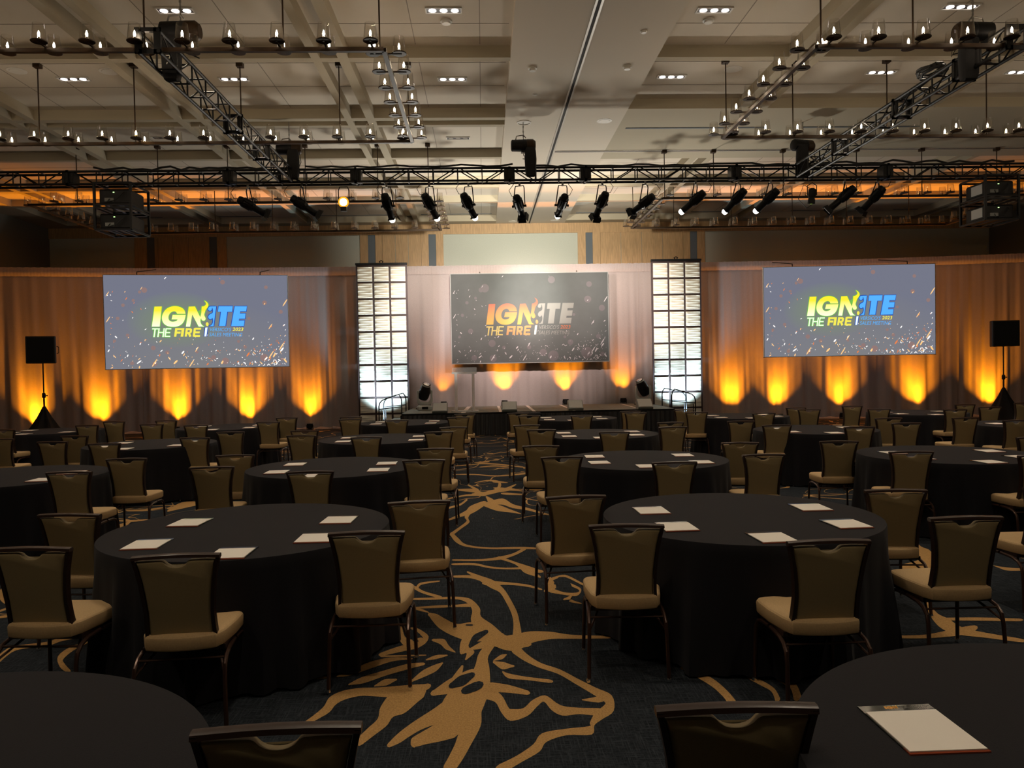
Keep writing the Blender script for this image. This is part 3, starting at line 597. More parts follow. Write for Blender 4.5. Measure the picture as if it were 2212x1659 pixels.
def make_chair():
    t = thing('banquet_chair', '', 'chair')
    # local frame: rail at the origin in plan, the sitter looks along +y
    def bp(u, z, off):                     # point on the reclined back, off towards the sitter
        k = (z-.44)/.46
        y = .075 - .075*k - .012*math.sin(PI*k)
        return Vector((u, y + off, z))
    half = [(.158, .428), (.153, .50), (.150, .60), (.156, .68), (.166, .76), (.181, .83), (.189, .866)]
    top = [(.12, .868), (.068, .867), (.056, .861), (.045, .849), (.030, .840), (.015, .836), (0, .835)]
    right = half + top
    out = [(u, z) for u, z in right] + [(-u, z) for u, z in reversed(right[:-1])]
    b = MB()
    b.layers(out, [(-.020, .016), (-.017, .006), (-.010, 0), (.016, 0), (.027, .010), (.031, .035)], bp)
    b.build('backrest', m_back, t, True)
    b = MB()
    edge = [(.164, .385), (.167, .44), (.162, .52), (.160, .60), (.166, .68), (.176, .76), (.190, .83), (.203, .885)]
    for s in (-1, 1):
        for i in range(len(edge)-1):
            (u0, z0), (u1, z1) = edge[i], edge[i+1]
            vs = []
            for (u, z) in ((u0, z0), (u1, z1)):
                for du in (-.007, .010):
                    for off in (-.021, .018):
                        p = bp(s*(u+du), z, off); vs.append(p)
            b.add(vs, [(0, 1, 3, 2), (4, 6, 7, 5), (0, 2, 6, 4), (1, 5, 7, 3), (0, 4, 5, 1), (2, 3, 7, 6)])
    b.add([bp(u, z, o) for u in (-.172, .172) for z in (.39, .412) for o in (-.016, .012)], [(0, 1, 3, 2), (4, 6, 7, 5), (0, 2, 6, 4), (1, 5, 7, 3), (0, 4, 5, 1), (2, 3, 7, 6)])
    b.build('back_frame', m_frame, t)
    b = MB()
    pts = []
    for i in range(13):
        u = -.213 + .426*i/12
        pts.append((u, .882 + .007*math.cos(PI*u/.426)))
    vs = []; fs = []
    for u, z in pts:
        c = bp(u, .885, 0)
        for dy, dz in ((-.022, -.008), (-.019, .006), (-.008, .011), (.010, .011), (.017, .005), (.017, -.008), (0, -.011)):
            vs.append((u, c.y+dy, z+dz))
    m = 7
    for i in range(12):
        for k in range(m):
            fs.append((i*m+k, i*m+(k+1) % m, (i+1)*m+(k+1) % m, (i+1)*m+k))
    fs += [tuple(range(m-1, -1, -1)), tuple(12*m+k for k in range(m))]
    b.add(vs, fs)
    b.build('top_rail', m_frame, t, True)
    # seat cushion: bowed rear edge, rounded front
    so = []
    for i in range(9):
        a = -1+2*i/8
        so.append((.172*a, .036-.034*(1-a*a)))
    so += [(.20, .10), (.222, .25), (.226, .37), (.222, .42), (.205, .445), (.17, .458), (.09, .464), (0, .466)]
    so += [(-x, y) for x, y in [(.09, .464), (.17, .458), (.205, .445), (.222, .42), (.226, .37), (.222, .25), (.20, .10)]]
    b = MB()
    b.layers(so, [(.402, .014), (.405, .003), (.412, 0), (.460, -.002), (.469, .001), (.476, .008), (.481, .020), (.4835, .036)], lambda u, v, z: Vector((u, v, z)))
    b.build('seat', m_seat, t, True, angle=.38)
    b = MB()
    for x0, x1, y0, y1 in ((-.20, .20, .085, .105), (-.20, .20, .40, .42), (-.205, -.185, .085, .42), (.185, .205, .085, .42)):
        b.box(x0, x1, y0, y1, .378, .403)
    b.build('seat_frame', m_frame, t)
    for s in (-1, 1):
        for pts in ([(.212, .24, .378), (.214, .12, .374), (.216, .055, .358), (.218, .015, .325), (.219, 0, .27), (.226, -.022, .014)],
                    [(.212, .26, .378), (.214, .36, .374), (.216, .41, .358), (.218, .435, .325), (.219, .445, .27), (.226, .455, .014)]):
            b = MB(); b.tube([(s*x, y, z) for x, y, z in pts], .0115, 8)
            lg = b.build('leg', m_leg, t, True)
            b = MB(); e = pts[-1]; b.lathe([(.012, 0), (.0155, .004), (.0155, .014), (.0125, .026)], 10, Matrix.Translation((s*e[0], e[1], 0)))
            b.build('glide', m_chrome, lg, True)
    for s in (-1, 1):
        b = MB(); b.tube([(s*.217, .0, .29), (s*.15, .16, .372)], .007, 6)
        b.build('brace', m_leg, t, True)
    b = MB(); b.tube([(-.218, .045, .352), (.218, .045, .352)], .006, 6)
    b.build('stretcher', m_leg, t, True)
    return t

m_cover = ramp_z('notepad_cover', (.34, .055, .015), -.15, (.02, .023, .020), -.10, axis=1, rough=.10)
m_cover.node_tree.nodes['Principled BSDF'].inputs['Specular IOR Level'].default_value = .4
def make_pad(logo=False):
    t = thing('notepad', '', 'notepad')
    b = MB(); b.box(-.108, .108, -.1425, .1425, 0, .004)
    c = b.build('cover', m_cover, t); c['label'] = 'glossy dark cover with ember-red lower edge'
    b = MB(); b.box(-.104, .104, -.134, .098, .004, .0075)
    b.build('paper', m_paper, t)
    return t
TAB = {}   # (row, col): (x, y)
ROWN = {1: 'nearest', 2: 'second-row', 3: 'third-row', 4: 'fourth-row', 5: 'fifth-row'}
COLN = {-3: 'third left of the aisle', -2: 'second left of the aisle', -1: 'just left of the aisle', 1: 'just right of the aisle', 2: 'second right of the aisle', 3: 'third right of the aisle', 4: 'fourth right of the aisle'}
for r, c, x, y in [(1, -1, -1.62, 1.82), (1, 1, 1.71, 1.80), (2, -1, -1.57, 5.17), (2, 1, 1.72, 5.17), (2, 2, 5.05, 5.2),
                   (3, -2, -4.93, 8.2), (3, -1, -1.63, 8.37), (3, 1, 1.74, 8.39), (3, 2, 5.07, 8.25),
                   (4, -3, -8.2, 11.5), (4, -2, -4.95, 11.62), (4, -1, -1.57, 11.7), (4, 1, 1.74, 11.72), (4, 2, 5.1, 11.68), (4, 3, 8.65, 11.75),
                   (5, -3, -8.2, 14.85), (5, -2, -4.95, 15.0), (5, -1, -1.56, 15.2), (5, 1, 1.76, 15.45), (5, 2, 5.08, 15.05), (5, 3, 8.6, 14.98), (5, 4, 12.1, 15.1)]:
    TAB[(r, c)] = (x, y)
tst = Stamp(make_table())
for i, ((r, c), (x, y)) in enumerate(TAB.items()):
    tst.put((x, y, 0), i*.9, 'round banquet table under black cloth, %s table %s' % (ROWN[r], COLN[c]), 'round banquet tables')
# five chairs round the rear half of each table, all facing the stage: slot, x, y of the rail, turn in degrees
SLOT = ['far-left', 'near-left', 'nearest', 'near-right', 'far-right']
CH = {(1, -1): [(4, -.54, 1.96, 1.8)], (1, 1): [(0, .65, 1.99, -1.9)],
 (2, 1): [(0, .63, 5.33, 5), (1, .81, 4.36, -3.7), (2, 1.73, 3.85, .3), (3, 2.75, 4.30, -.8), (4, 2.87, 5.27, -5.9)],
 (2, -1): [(0, -2.70, 5.15, -6.9), (1, -2.38, 4.17, -4.6), (2, -1.55, 3.92, 4.1), (3, -.68, 4.35, .7), (4, -.46, 5.29, 7)],
 (2, 2): [(0, 3.99, 5.27, 0)],
 (3, -1): [(0, -2.74, 8.55, -1.2), (1, -2.61, 7.60, 3), (2, -1.58, 7.09, .8), (3, -.64, 7.79, 1.9), (4, -.56, 8.79, -1.2)],
 (3, 1): [(0, .65, 8.84, -5.5), (1, .80, 7.78, 1.3), (2, 1.76, 7.17, 1.6), (3, 2.74, 7.59, 0), (4, 2.93, 8.71, -5.6)],
 (3, -2): [(3, -3.94, 7.47, -1.6), (4, -3.87, 8.46, 2.8)],
 (3, 2): [(0, 4.04, 8.62, -9), (1, 4.27, 7.56, -6), (2, 5.18, 7.06, 0), (4, 6.32, 8.6, 0)],
 (4, -1): [(0, -2.76, 11.94, .4), (1, -2.56, 11.11, -6), (2, -1.60, 10.60, -1.5), (3, -.69, 11.23, 1.6), (4, -.48, 11.97, 3.3)],
 (4, 1): [(0, .67, 12.08, 5.3), (1, .86, 11.22, -1.6), (2, 1.79, 10.59, -3.1), (3, 2.72, 11.22, 3.8), (4, 2.94, 12.03, 2.3)],
 (4, -2): [(0, -6.18, 11.84, -5), (1, -5.94, 10.95, -3), (2, -5.05, 10.50, -.3), (3, -4.12, 11.13, -3), (4, -3.90, 11.98, 1)],
 (4, 2): [(0, 4.05, 11.99, -5), (1, 4.30, 11.14, -5), (2, 5.20, 10.55, -2), (3, 6.10, 11.02, -2), (4, 6.41, 11.96, -3)],
 (4, 3): [(0, 7.49, 11.70, 2.6), (1, 7.86, 11.12, 4)],
 (4, -3): [(4, -7.14, 11.62, 2)],
 (5, -1): [(0, -2.62, 15.26, 6), (1, -2.47, 14.57, 0), (2, -1.58, 14.05, 3), (3, -.51, 14.50, 1.8), (4, -.38, 15.40, 7)],
 (5, 1): [(0, .71, 15.48, -2), (1, .88, 14.64, 4), (2, 1.81, 14.32, 4), (3, 2.91, 14.67, 2.2), (4, 2.91, 15.28, 3.7)],
 (5, -2): [(0, -6.22, 15.31, -4), (1, -6.05, 14.24, -2), (2, -5.06, 13.80, -1), (3, -3.97, 14.31, -2), (4, -3.91, 15.42, -4)],
 (5, -3): [(0, -9.30, 14.86, 0), (2, -8.29, 13.67, -3), (3, -7.27, 14.41, -3), (4, -7.22, 15.30, -2)],
 (5, 2): [(0, 4.04, 15.38, 4), (1, 4.08, 14.57, -6), (2, 5.08, 13.87, 1), (3, 6.27, 14.61, -8), (4, 6.30, 15.30, 5)],
 (5, 3): [(0, 7.53, 15.46, 1.5), (1, 7.53, 14.41, -5), (2, 8.59, 13.79, -1.7), (3, 9.55, 14.29, -4), (4, 9.72, 15.19, 2)],
 (5, 4): [(0, 11.06, 15.35, 2)]}
cst = Stamp(make_chair())
for (r, c), L in CH.items():
    for s, x, y, a in L:
        a_ = math.radians(a); tx_, ty_ = TAB[(r, c)]
        for _ in range(3 if r < 3 else 7):                 # pull the chair back until its seat just meets the cloth
            mn = min(math.hypot(x+u*math.cos(a_)-v*math.sin(a_)-tx_, y+u*math.sin(a_)+v*math.cos(a_)-ty_) for u, v in ((-.20, .45), (.20, .45), (0, .465), (-.22, .40), (.22, .40), (-.222, .25), (.222, .25)))
            if mn >= .925: break
            x -= -.012*math.sin(a_); y -= .012*math.cos(a_)
            if abs(x-tx_) > .5: x += math.copysign(.004, x-tx_)
        cst.put((x, y, 0), math.radians(a), 'brown banquet chair, %s seat of the %s table %s' % (SLOT[s], ROWN[r], COLN[c]), 'brown banquet chairs')
pst = Stamp(make_pad())
PADREL = [(-.50, .22), (-.50, -.37), (-.05, -.71), (.54, -.39), (.55, .19)]
EX = {(2, 1): [(-.55, .22), (-.51, -.34), (-.04, -.71), (.56, -.39), (.58, .19)], (2, -1): [(-.47, .21), (-.48, -.45), (.12, -.74), (.52, -.39), (.56, .17)],
      (3, 1): [(-.49, .34), (-.52, -.22), (-.08, -.61), (.54, -.38), (.51, .28)], (1, 1): [(-.51, .285)], (1, -1): []}
rp_ = random.Random(12)
for (r, c), (x, y) in TAB.items():
    if (r, c) in ((2, 2), (5, 4)): continue
    L = EX.get((r, c), PADREL)
    for i, (dx, dy) in enumerate(L):
        j = 0 if (r, c) in EX else 1
        px, py = x+dx+j*rp_.uniform(-.03, .03), y+dy+j*rp_.uniform(-.04, .04)
        o = pst.put((px, py, .7662), math.radians(rp_.uniform(-3, 3)) if r > 1 else 0,
                'white notepad with dark header, %s place of the %s table %s' % (SLOT[i], ROWN[r], COLN[c]), 'notepads on the tables')

# ---------------------------------------------------------------- curtain backdrop
DP = [(-14.7, 23.25), (-14.2, 23.45), (-10.5, 24.05), (-6.8, 24.3), (-2.4, 24.42), (5, 24.42), (7.1, 24.4), (11.3, 24.28), (14.1, 23.85), (16.8, 23.35), (18.0, 23.1)]
def curtain_y(x):
    for (a, b), (c_, d) in zip(DP, DP[1:]):
        if a <= x <= c_: return b+(d-b)*(x-a)/(c_-a)
    return DP[0][1] if x < 0 else DP[-1][1]
CUTS = [-14.65, -10.45, -6.75, -4.75, -1.55, .9, 3.6, 5.0, 7.1, 9.55, 11.45, 14.35, 17.95]
CNAME = ['at far left behind the loudspeaker', 'behind the left projection screen', 'right of the left projection screen', 'behind the left tower', 'behind the clear lectern',
         'behind the printed backdrop, left half', 'behind the printed backdrop, right half', 'behind the right tower', 'right of the right tower', 'behind left half of the right screen', 'behind right half of the right screen',
         'at far right behind the loudspeaker']
for i, (x0, x1) in enumerate(zip(CUTS, CUTS[1:])):
    rr = random.Random(40+i)
    t = thing('stage_curtain', 'floor-length pale pleated curtain panel ' + CNAME[i], 'curtain', ((x0+x1)/2, curtain_y((x0+x1)/2), 0), 0, 'curtain panels behind the stage')
    ox, oy = (x0+x1)/2, curtain_y((x0+x1)/2)
    fr = [(rr.uniform(5, 9), rr.uniform(0, 6.3), rr.uniform(.3, .6)), (rr.uniform(11, 17), rr.uniform(0, 6.3), rr.uniform(.3, .5)), (rr.uniform(24, 36), rr.uniform(0, 6.3), .18)]
    lean = [rr.uniform(-.06, .06) for _ in range(3)]
    def fold(x, z):
        h = (4.8-z)/4.8
        s = 0
        for (f, p, a), l in zip(fr, lean):
            s += a*math.sin(f*(x+l*h*2)+p)
        s = math.copysign(abs(s)**.8, s)
        e = min(1, (x-x0)/.12, (x1-x)/.12)
        return s*(.014+.042*h)*max(.2, e)
    nu = int((x1-x0)/.04)
    b = MB()
    zs = [4.80, 4.6, 4.2, 3.6, 2.8, 2.0, 1.2, .5, .1, .012]
    def cp(u, v):
        x = x0+.001+(x1-x0-.002)*u
        j = round(v*9); z = zs[j]
        y = curtain_y(x) + fold(x, z)
        return Vector((x-ox, y-oy, z))
    b.grid(nu, 9, cp)
    b.build('fabric', m_curtain, t, True, False, 2.0)
    # cloth gathered on the floor in front
    b = MB()
    def pud(u, v):
        x = x0+.01+(x1-x0-.02)*u
        y = curtain_y(x)+fold(x, 0) - .02 - v*(.16+.05*math.sin(5*x+i))
        z = .014 + .055*math.sin(PI*min(1, v*1.05))*(.6+.4*math.sin(14*x+3*v+i)) + .01
        return Vector((x-ox, y-oy, max(.006, z if v < 1 else .006)))
    if not (-2.2 < x0 and x1 < 5.2):
        b.grid(nu, 4, pud); b.build('gathered_hem', m_curtain, t, True, False, 2.0)
    # pole pocket with fine gathers
    b = MB()
    def hd(u, v):
        x = x0+(x1-x0)*u
        y = curtain_y(x) - .035 - .02*math.sin(PI*v) + .006*math.sin(70*x+i*2)
        return Vector((x-ox, y-oy, 4.79+.27*v + .004*math.sin(31*x)))
    b.grid(int((x1-x0)/.03), 4, hd); b.build('pole_pocket', m_curtain, t, True, False, 2.0)
b = MB(); b.tube([(x, y+.06, 4.93) for x, y in DP], .025, 8)
tag(b.build('curtain_pole', m_steel, None, True), 'long steel pole threaded through the tops of the curtain panels', 'curtain pole')
for k, (x, y) in enumerate([(-14.5, 23.45), (-10.45, 24.15), (-6.75, 24.4), (-1.55, 24.5), (3.6, 24.5), (7.1, 24.48), (11.45, 24.36), (14.35, 23.9), (17.9, 23.2)]):
    b = MB(); b.tube([(x, y+.12, .01), (x, y+.12, 4.96)], .025, 8); b.box(x-.3, x+.3, y-.0+.05, y+.35, 0, .012)
    tag(b.build('curtain_upright', m_steel, None, True), 'steel upright with flat base hidden behind the curtains', 'pole', 'curtain uprights')

# ---------------------------------------------------------------- stage
SX0, SX1, SY0, SY1, SZ = -2.2, 5.2, 20.78, 24.2, .61
t = thing('stage', 'low black-skirted stage platform with grey deck', 'stage', (1.5, 22.5, 0))
def rel(b, t):
    l = t.location; b.v = [(v[0]-l.x, v[1]-l.y, v[2]-l.z) for v in b.v]; return b
for k in range(4):                                            # deck sections
    a = SX0+(SX1-SX0)*k/4; e = SX0+(SX1-SX0)*(k+1)/4
    for y0, y1 in ((SY0, 22.0), (22.0, 23.22), (23.22, SY1)):
        b = MB(); b.box(a+.004, e-.004, y0+.004, y1-.004, SZ-.08, SZ); rel(b, t).build('deck_section', m_deck, t)
b = MB(); b.box(SX0, SX1, SY0-.012, SY0+.002, SZ-.09, SZ+.004); b.box(SX0-.012, SX0+.002, SY0, SY1, SZ-.09, SZ+.004); b.box(SX1-.002, SX1+.012, SY0, SY1, SZ-.09, SZ+.004)
rel(b, t).build('edge_trim', m_black, t)
b = MB()
def skirt(p0, p1, nrm):
    L_ = (Vector(p1)-Vector(p0)).length; nn = int(L_/.018)
    def f(u, v):
        s = u*L_
        k = .045*(abs(math.sin(PI*s/.13))-.5) + .008*math.sin(9*s)*v + .02*v*math.sin(3.1*s+1)
        q = Vector(p0).lerp(Vector(p1), u)
        return Vector((q.x+nrm[0]*(k+.03+.04*v), q.y+nrm[1]*(k+.03+.04*v), .56*(1-v)+.008))
    b.grid(nn, 5, f)
skirt((SX0, SY0), (SX1, SY0), (0, -1)); skirt((SX0, SY1), (SX0, SY0), (-1, 0)); skirt((SX1, SY0), (SX1, SY1), (1, 0))
rel(b, t).build('pleated_skirt', m_skirt, t, True, False, 2.0)
for x0, x1, s in ((-.62, -.50, -.10), (.42, .50, .0), (1.33, 1.42, .02), (2.42, 2.5, .05), (4.26, 4.32, -.02)):
    b = MB(); b.add([(x0, SY0+.01, SZ+.0015), (x1, SY0+.01, SZ+.0015), (x1-s, SY1, SZ+.0015), (x0-s, SY1, SZ+.0015)], [(0, 1, 2, 3)])
    rel(b, t).build('seam_tape', m_tape, t)
for k in range(5):
    for y in (SY0+.15, 22.5, SY1-.15):
        x = SX0+.1+(SX1-SX0-.2)*k/4
        b = MB(); b.tube([(x, y, 0), (x, y, SZ-.08)], .025, 8); rel(b, t).build('leg', m_steel, t, True)
# steps and hand rails at both ends
def steps(x0, x1, name, label):
    t = thing(name, label, 'steps', ((x0+x1)/2, 22.0, 0))
    up = 1 if x0 < 0 else -1
    for k in range(2):
        b = MB(); w_ = abs(x1-x0)/2
        a = (x0 + k*w_) if up > 0 else (x1 - (k+1)*w_)
        z = .2*(k+1)
        b.box(a, a+w_, 21.45, 22.55, z-.03, z); rel(b, t).build('tread', m_deck, t)
        b = MB(); b.box(a+.01, a+w_-.01, 21.46, 22.54, 0, z-.03); rel(b, t).build('riser_box', m_black, t)
steps(-2.95, -2.28, 'stage_steps', 'black stage steps at the left end of the stage')
steps(5.28, 5.95, 'stage_steps', 'black stage steps at the right end of the stage')
def rail(xlow, xtop, y, label):
    t = thing('handrail', label, 'handrail', (xlow, y, 0), 0, 'hand rails of the stage steps')
    d = 1 if xtop > xlow else -1
    zl, zt = .90, 1.14
    pts = [(xlow, y, .02), (xlow, y, zl-.1), (xlow+d*.03, y, zl), (xlow+d*.10, y, zl+.07), (xtop-d*.2, y, zt-.05), (xtop-d*.08, y, zt-.02), (xtop-d*.02, y, zt-.10), (xtop, y, zt-.2), (xtop, y, .41)]
    b = MB(); b.tube(pts, .017, 8); rel(b, t).build('top_bar', m_black, t, True)
    b = MB(); b.tube([(xlow, y, .72), (xtop, y, .78)], .014, 8); rel(b, t).build('middle_bar', m_black, t, True)
    b = MB(); b.tube([(xlow+d*.06, y, .02), (xlow+d*.06, y, .70)], .012, 6); rel(b, t).build('post', m_black, t, True)
rail(-2.90, -2.27, 21.42, 'front hand rail of the left stage steps'); rail(-2.92, -2.27, 22.58, 'rear hand rail of the left stage steps')
rail(5.95, 5.28, 21.42, 'front hand rail of the right stage steps'); rail(6.0, 5.28, 22.58, 'rear hand rail of the right stage steps')

# ---------------------------------------------------------------- scenic towers of white wave panels
def make_tower():
    t = thing('scenic_tower', '', 'tower')
    P_, NX, NZ = .4925, 3, 10
    W_ = P_*NX
    b = MB()
    for k in range(NX+1):
        x = -W_/2+P_*k; b.box(x-.022, x+.022, -.02, .05, 0, P_*NZ+.02)
    for k in range(NZ+1):
        z = P_*k; b.box(-W_/2-.022, W_/2+.022, -.015, .045, max(0, z-.022), z+.022)
    b.build('frame', mat('tower_frame', (.05, .03, .03), .5), t)
    b = MB(); b.box(-W_/2-.03, W_/2+.03, -.06, .06, P_*NZ+.03, P_*NZ+.085); b.build('top_beam', m_black, t)
    b = MB(); b.tube([(-.02, 0, P_*NZ+.08), (-.06, 0, P_*NZ+.13), (0, 0, P_*NZ+.16), (.05, 0, P_*NZ+.13), (.02, 0, P_*NZ+.08)], .018, 6); b.build('rigging_clamp', m_black, t)
    b = MB(); b.box(-W_/2, W_/2, .0, .6, 0, .03); b.build('base_plate', m_black, t)
    b = MB()
    s = P_-.062
    def f(u, v):
        a = (3*v+.12) % 1; c_ = (3*v+.62) % 1
        h = .034*((u**1.3)*(1-a)**1.6 + ((1-u)**1.3)*(1-c_)**1.6)
        edge = min(1, u/.03, (1-u)/.03, v/.03, (1-v)/.03)
        return Vector(((u-.5)*s, -.040 - h*edge, (v-.5)*s))
    b.grid(12, 48, f)
    me = None
    b.v += [(-s/2, -.012, -s/2), (s/2, -.012, -s/2), (s/2, -.012, s/2), (-s/2, -.012, s/2)]
    q = len(b.v)-4; b.f.append((q, q+3, q+2, q+1)); b.m.append(0)
    for i in range(NX):
        for j in range(NZ):
            if me is None:
                o = b.build('wave_panel', m_wave, t, True, False, 2.0); me = o.data
            else:
                o = bpy.data.objects.new('wave_panel', me); col.objects.link(o); o.parent = t
            o.location = (-W_/2+P_*(i+.5), 0, P_*(j+.5))
    return t
tw = Stamp(make_tower())
tw.put((-2.985, 23.25, 0), 0, 'tall scenic tower of white wave panels left of the stage', 'scenic towers')
tw.put((5.92, 23.25, 0), 0, 'tall scenic tower of white wave panels right of the stage', 'scenic towers')

# ---------------------------------------------------------------- artwork: letters as outlines in picture units
A = {}
A['I'] = [[(640, 308), (718, 305), (690, 552), (605, 553)]]
A['G'] = [[(975, 392), (965, 350), (935, 318), (885, 300), (830, 303), (775, 330), (735, 380), (717, 440), (728, 500), (765, 538), (820, 553), (880, 548), (930, 520), (962, 470), (978, 403), (835, 405), (822, 462), (888, 462), (872, 482), (830, 491), (800, 478), (788, 450), (792, 415), (812, 380), (845, 362), (872, 368), (885, 392)]]
A['N'] = [[(1015, 303), (1082, 300), (1138, 432), (1150, 380), (1158, 300), (1180, 296), (1203, 278), (1206, 255), (1188, 226), (1216, 246), (1230, 275), (1224, 305), (1202, 335), (1190, 370), (1182, 405), (1195, 440), (1193, 462), (1178, 475), (1156, 468), (1146, 440), (1138, 470), (1141, 502), (1155, 530), (1180, 546), (1118, 548), (1050, 398), (1022, 550), (977, 550)]]
A['i'] = [[(1256, 297), (1318, 295), (1283, 540), (1228, 543), (1256, 530), (1275, 500), (1279, 465), (1271, 435), (1264, 450), (1246, 458), (1231, 445), (1228, 420), (1245, 395), (1270, 382), (1281, 360), (1278, 325), (1270, 306), (1268, 335), (1252, 352), (1233, 346), (1227, 328), (1238, 305)]]
A['T'] = [[(1345, 293), (1502, 291), (1493, 360), (1440, 361), (1415, 537), (1345, 538), (1370, 362), (1335, 362)]]
A['E'] = [[(1525, 291), (1662, 290), (1652, 352), (1585, 353), (1581, 381), (1645, 380), (1636, 444), (1571, 445), (1567, 469), (1632, 468), (1622, 535), (1480, 538)]]
def el(cx, cy_, rx, ry, n=14, a=0):
    return [(cx+rx*math.cos(2*PI*k/n)*math.cos(a)-ry*math.sin(2*PI*k/n)*math.sin(a), cy_+rx*math.cos(2*PI*k/n)*math.sin(a)+ry*math.sin(2*PI*k/n)*math.cos(a)) for k in range(n)]
A['match'] = [el(1213, 517, 16, 25)]
A['stick'] = [[(1191, 560), (1216, 558), (1200, 668), (1177, 669)]]
def slant(x, y, top=570, bot=680, sh=-.13):      # upright letter point to the slanted line
    return (x - sh*(bot-y) - .0*x, y)
def thin(segs, w, x, top, bot, adv, sh=.15):
    out = []
    for (x0, y0), (x1, y1) in segs:
        p = Vector((x+x0*adv, top+y0*(bot-top))); q = Vector((x+x1*adv, top+y1*(bot-top)))
        d = (q-p).normalized(); nn = Vector((-d.y, d.x))*w/2
        p -= d*w*.0; q += d*w*.0
        out.append([(v.x+sh*(bot-v.y), v.y) for v in (p+nn, q+nn, q-nn, p-nn)])
    return out
LT = {'T': [((0, .07), (1, .07)), ((.5, 0), (.5, 1))], 'H': [((.08, 0), (.08, 1)), ((.92, 0), (.92, 1)), ((.08, .48), (.92, .48))],
      'E': [((.1, 0), (.1, 1)), ((.1, .07), (.95, .07)), ((.1, .5), (.85, .5)), ((.1, .93), (.95, .93))],
      'F': [((.14, 0), (.14, 1)), ((.14, .12), (1, .12)), ((.14, .52), (.9, .52))], 'I': [((.5, 0), (.5, 1))],
      'R': [((.14, 0), (.14, 1)), ((.14, .12), (.72, .12)), ((.14, .56), (.72, .56)), ((.62, .1), (.82, .22)), ((.80, .16), (.80, .5)), ((.82, .44), (.62, .58)), ((.5, .56), (.86, 1))]}
A['THE'] = thin(LT['T'], 15, 592, 572, 682, 66) + thin(LT['H'], 15, 662, 571, 681, 66) + thin(LT['E'], 15, 738, 570, 679, 66)
A['FIRE'] = thin(LT['F'], 25, 846, 568, 675, 70) + thin(LT['I'], 29, 917, 568, 674, 26) + thin(LT['R'], 24, 962, 568, 673, 72) + thin(LT['E'], 24, 1052, 567, 672, 80)
def text_polys(s, size, bold):
    cu = bpy.data.curves.new('t', 'FONT'); cu.body = s; cu.size = size; cu.shear = .22; cu.offset = bold; cu.resolution_u = 3
    ob = bpy.data.objects.new('t', cu); col.objects.link(ob)
    dg = bpy.context.evaluated_depsgraph_get(); dg.update()
    me = bpy.data.meshes.new_from_object(ob.evaluated_get(dg))
    r = ([tuple(v.co[:2]) for v in me.vertices], [tuple(p.vertices) for p in me.polygons])
    bpy.data.objects.remove(ob); bpy.data.curves.remove(cu); bpy.data.meshes.remove(me)
    return r
TX = {'VERSICO': (text_polys("VERSICO'S", 1, 0), 1241, 604, 238, 46), 'YEAR': (text_polys('2023', 1, .018), 1492, 600, 124, 44), 'SALES': (text_polys('SALES MEETING', 1, 0), 1231, 667, 372, 44)}
for k_, ((vs_, fs_), x_, y_, w_, h_) in list(TX.items()):
    x0_ = min(v[0] for v in vs_); x1_ = max(v[0] for v in vs_); y1_ = max(v[1] for v in vs_); y0_ = min(v[1] for v in vs_)
    TX[k_] = ([(x_+(v[0]-x0_)/(x1_-x0_)*w_, y_-(v[1]-y0_)/(y1_-y0_)*h_) for v in vs_], fs_)
def curve(pl, k=4):
    """Rounds the soft bends of an outline, keeps its sharp corners."""
    n_ = len(pl)
    if n_ < 9: return pl
    P = [Vector(p) for p in pl]
    sharp = [(P[(i+1) % n_]-P[i]).angle(P[i]-P[i-1], 0) > .95 for i in range(n_)]
    out = []
    for i in range(n_):
        p1, p2 = P[i], P[(i+1) % n_]
        p0 = p1 if sharp[i] else P[i-1]
        p3 = p2 if sharp[(i+1) % n_] else P[(i+2) % n_]
        if sharp[i] and sharp[(i+1) % n_]: out.append(tuple(p1)); continue
        for j in range(k):
            t_ = j/k
            out.append(tuple(.5*((2*p1)+(p2-p0)*t_+(2*p0-5*p1+4*p2-p3)*t_*t_+(3*p1-p0-3*p2+p3)*t_**3)))
    return out
for k_ in ('G', 'N', 'i'): A[k_] = [curve(pl) for pl in A[k_]]
def add_logo(keys, fn, d=0):
    """Letters as thin raised faces; fn maps picture units to the surface."""
    b = MB(); z = 0
    def q(v):
        p = fn(*v)
        return Vector((p.x, p.y, p.z+z)) if d else Vector((p.x, p.y-z, p.z))
    for k in keys:
        if k in TX:
            vs, fs = TX[k]; b.add([q(v) for v in vs], fs)
        else:
            for pl in A[k]:
                z += .00012; b.add([q(v) for v in pl], [tuple(range(len(pl)))])
    return b
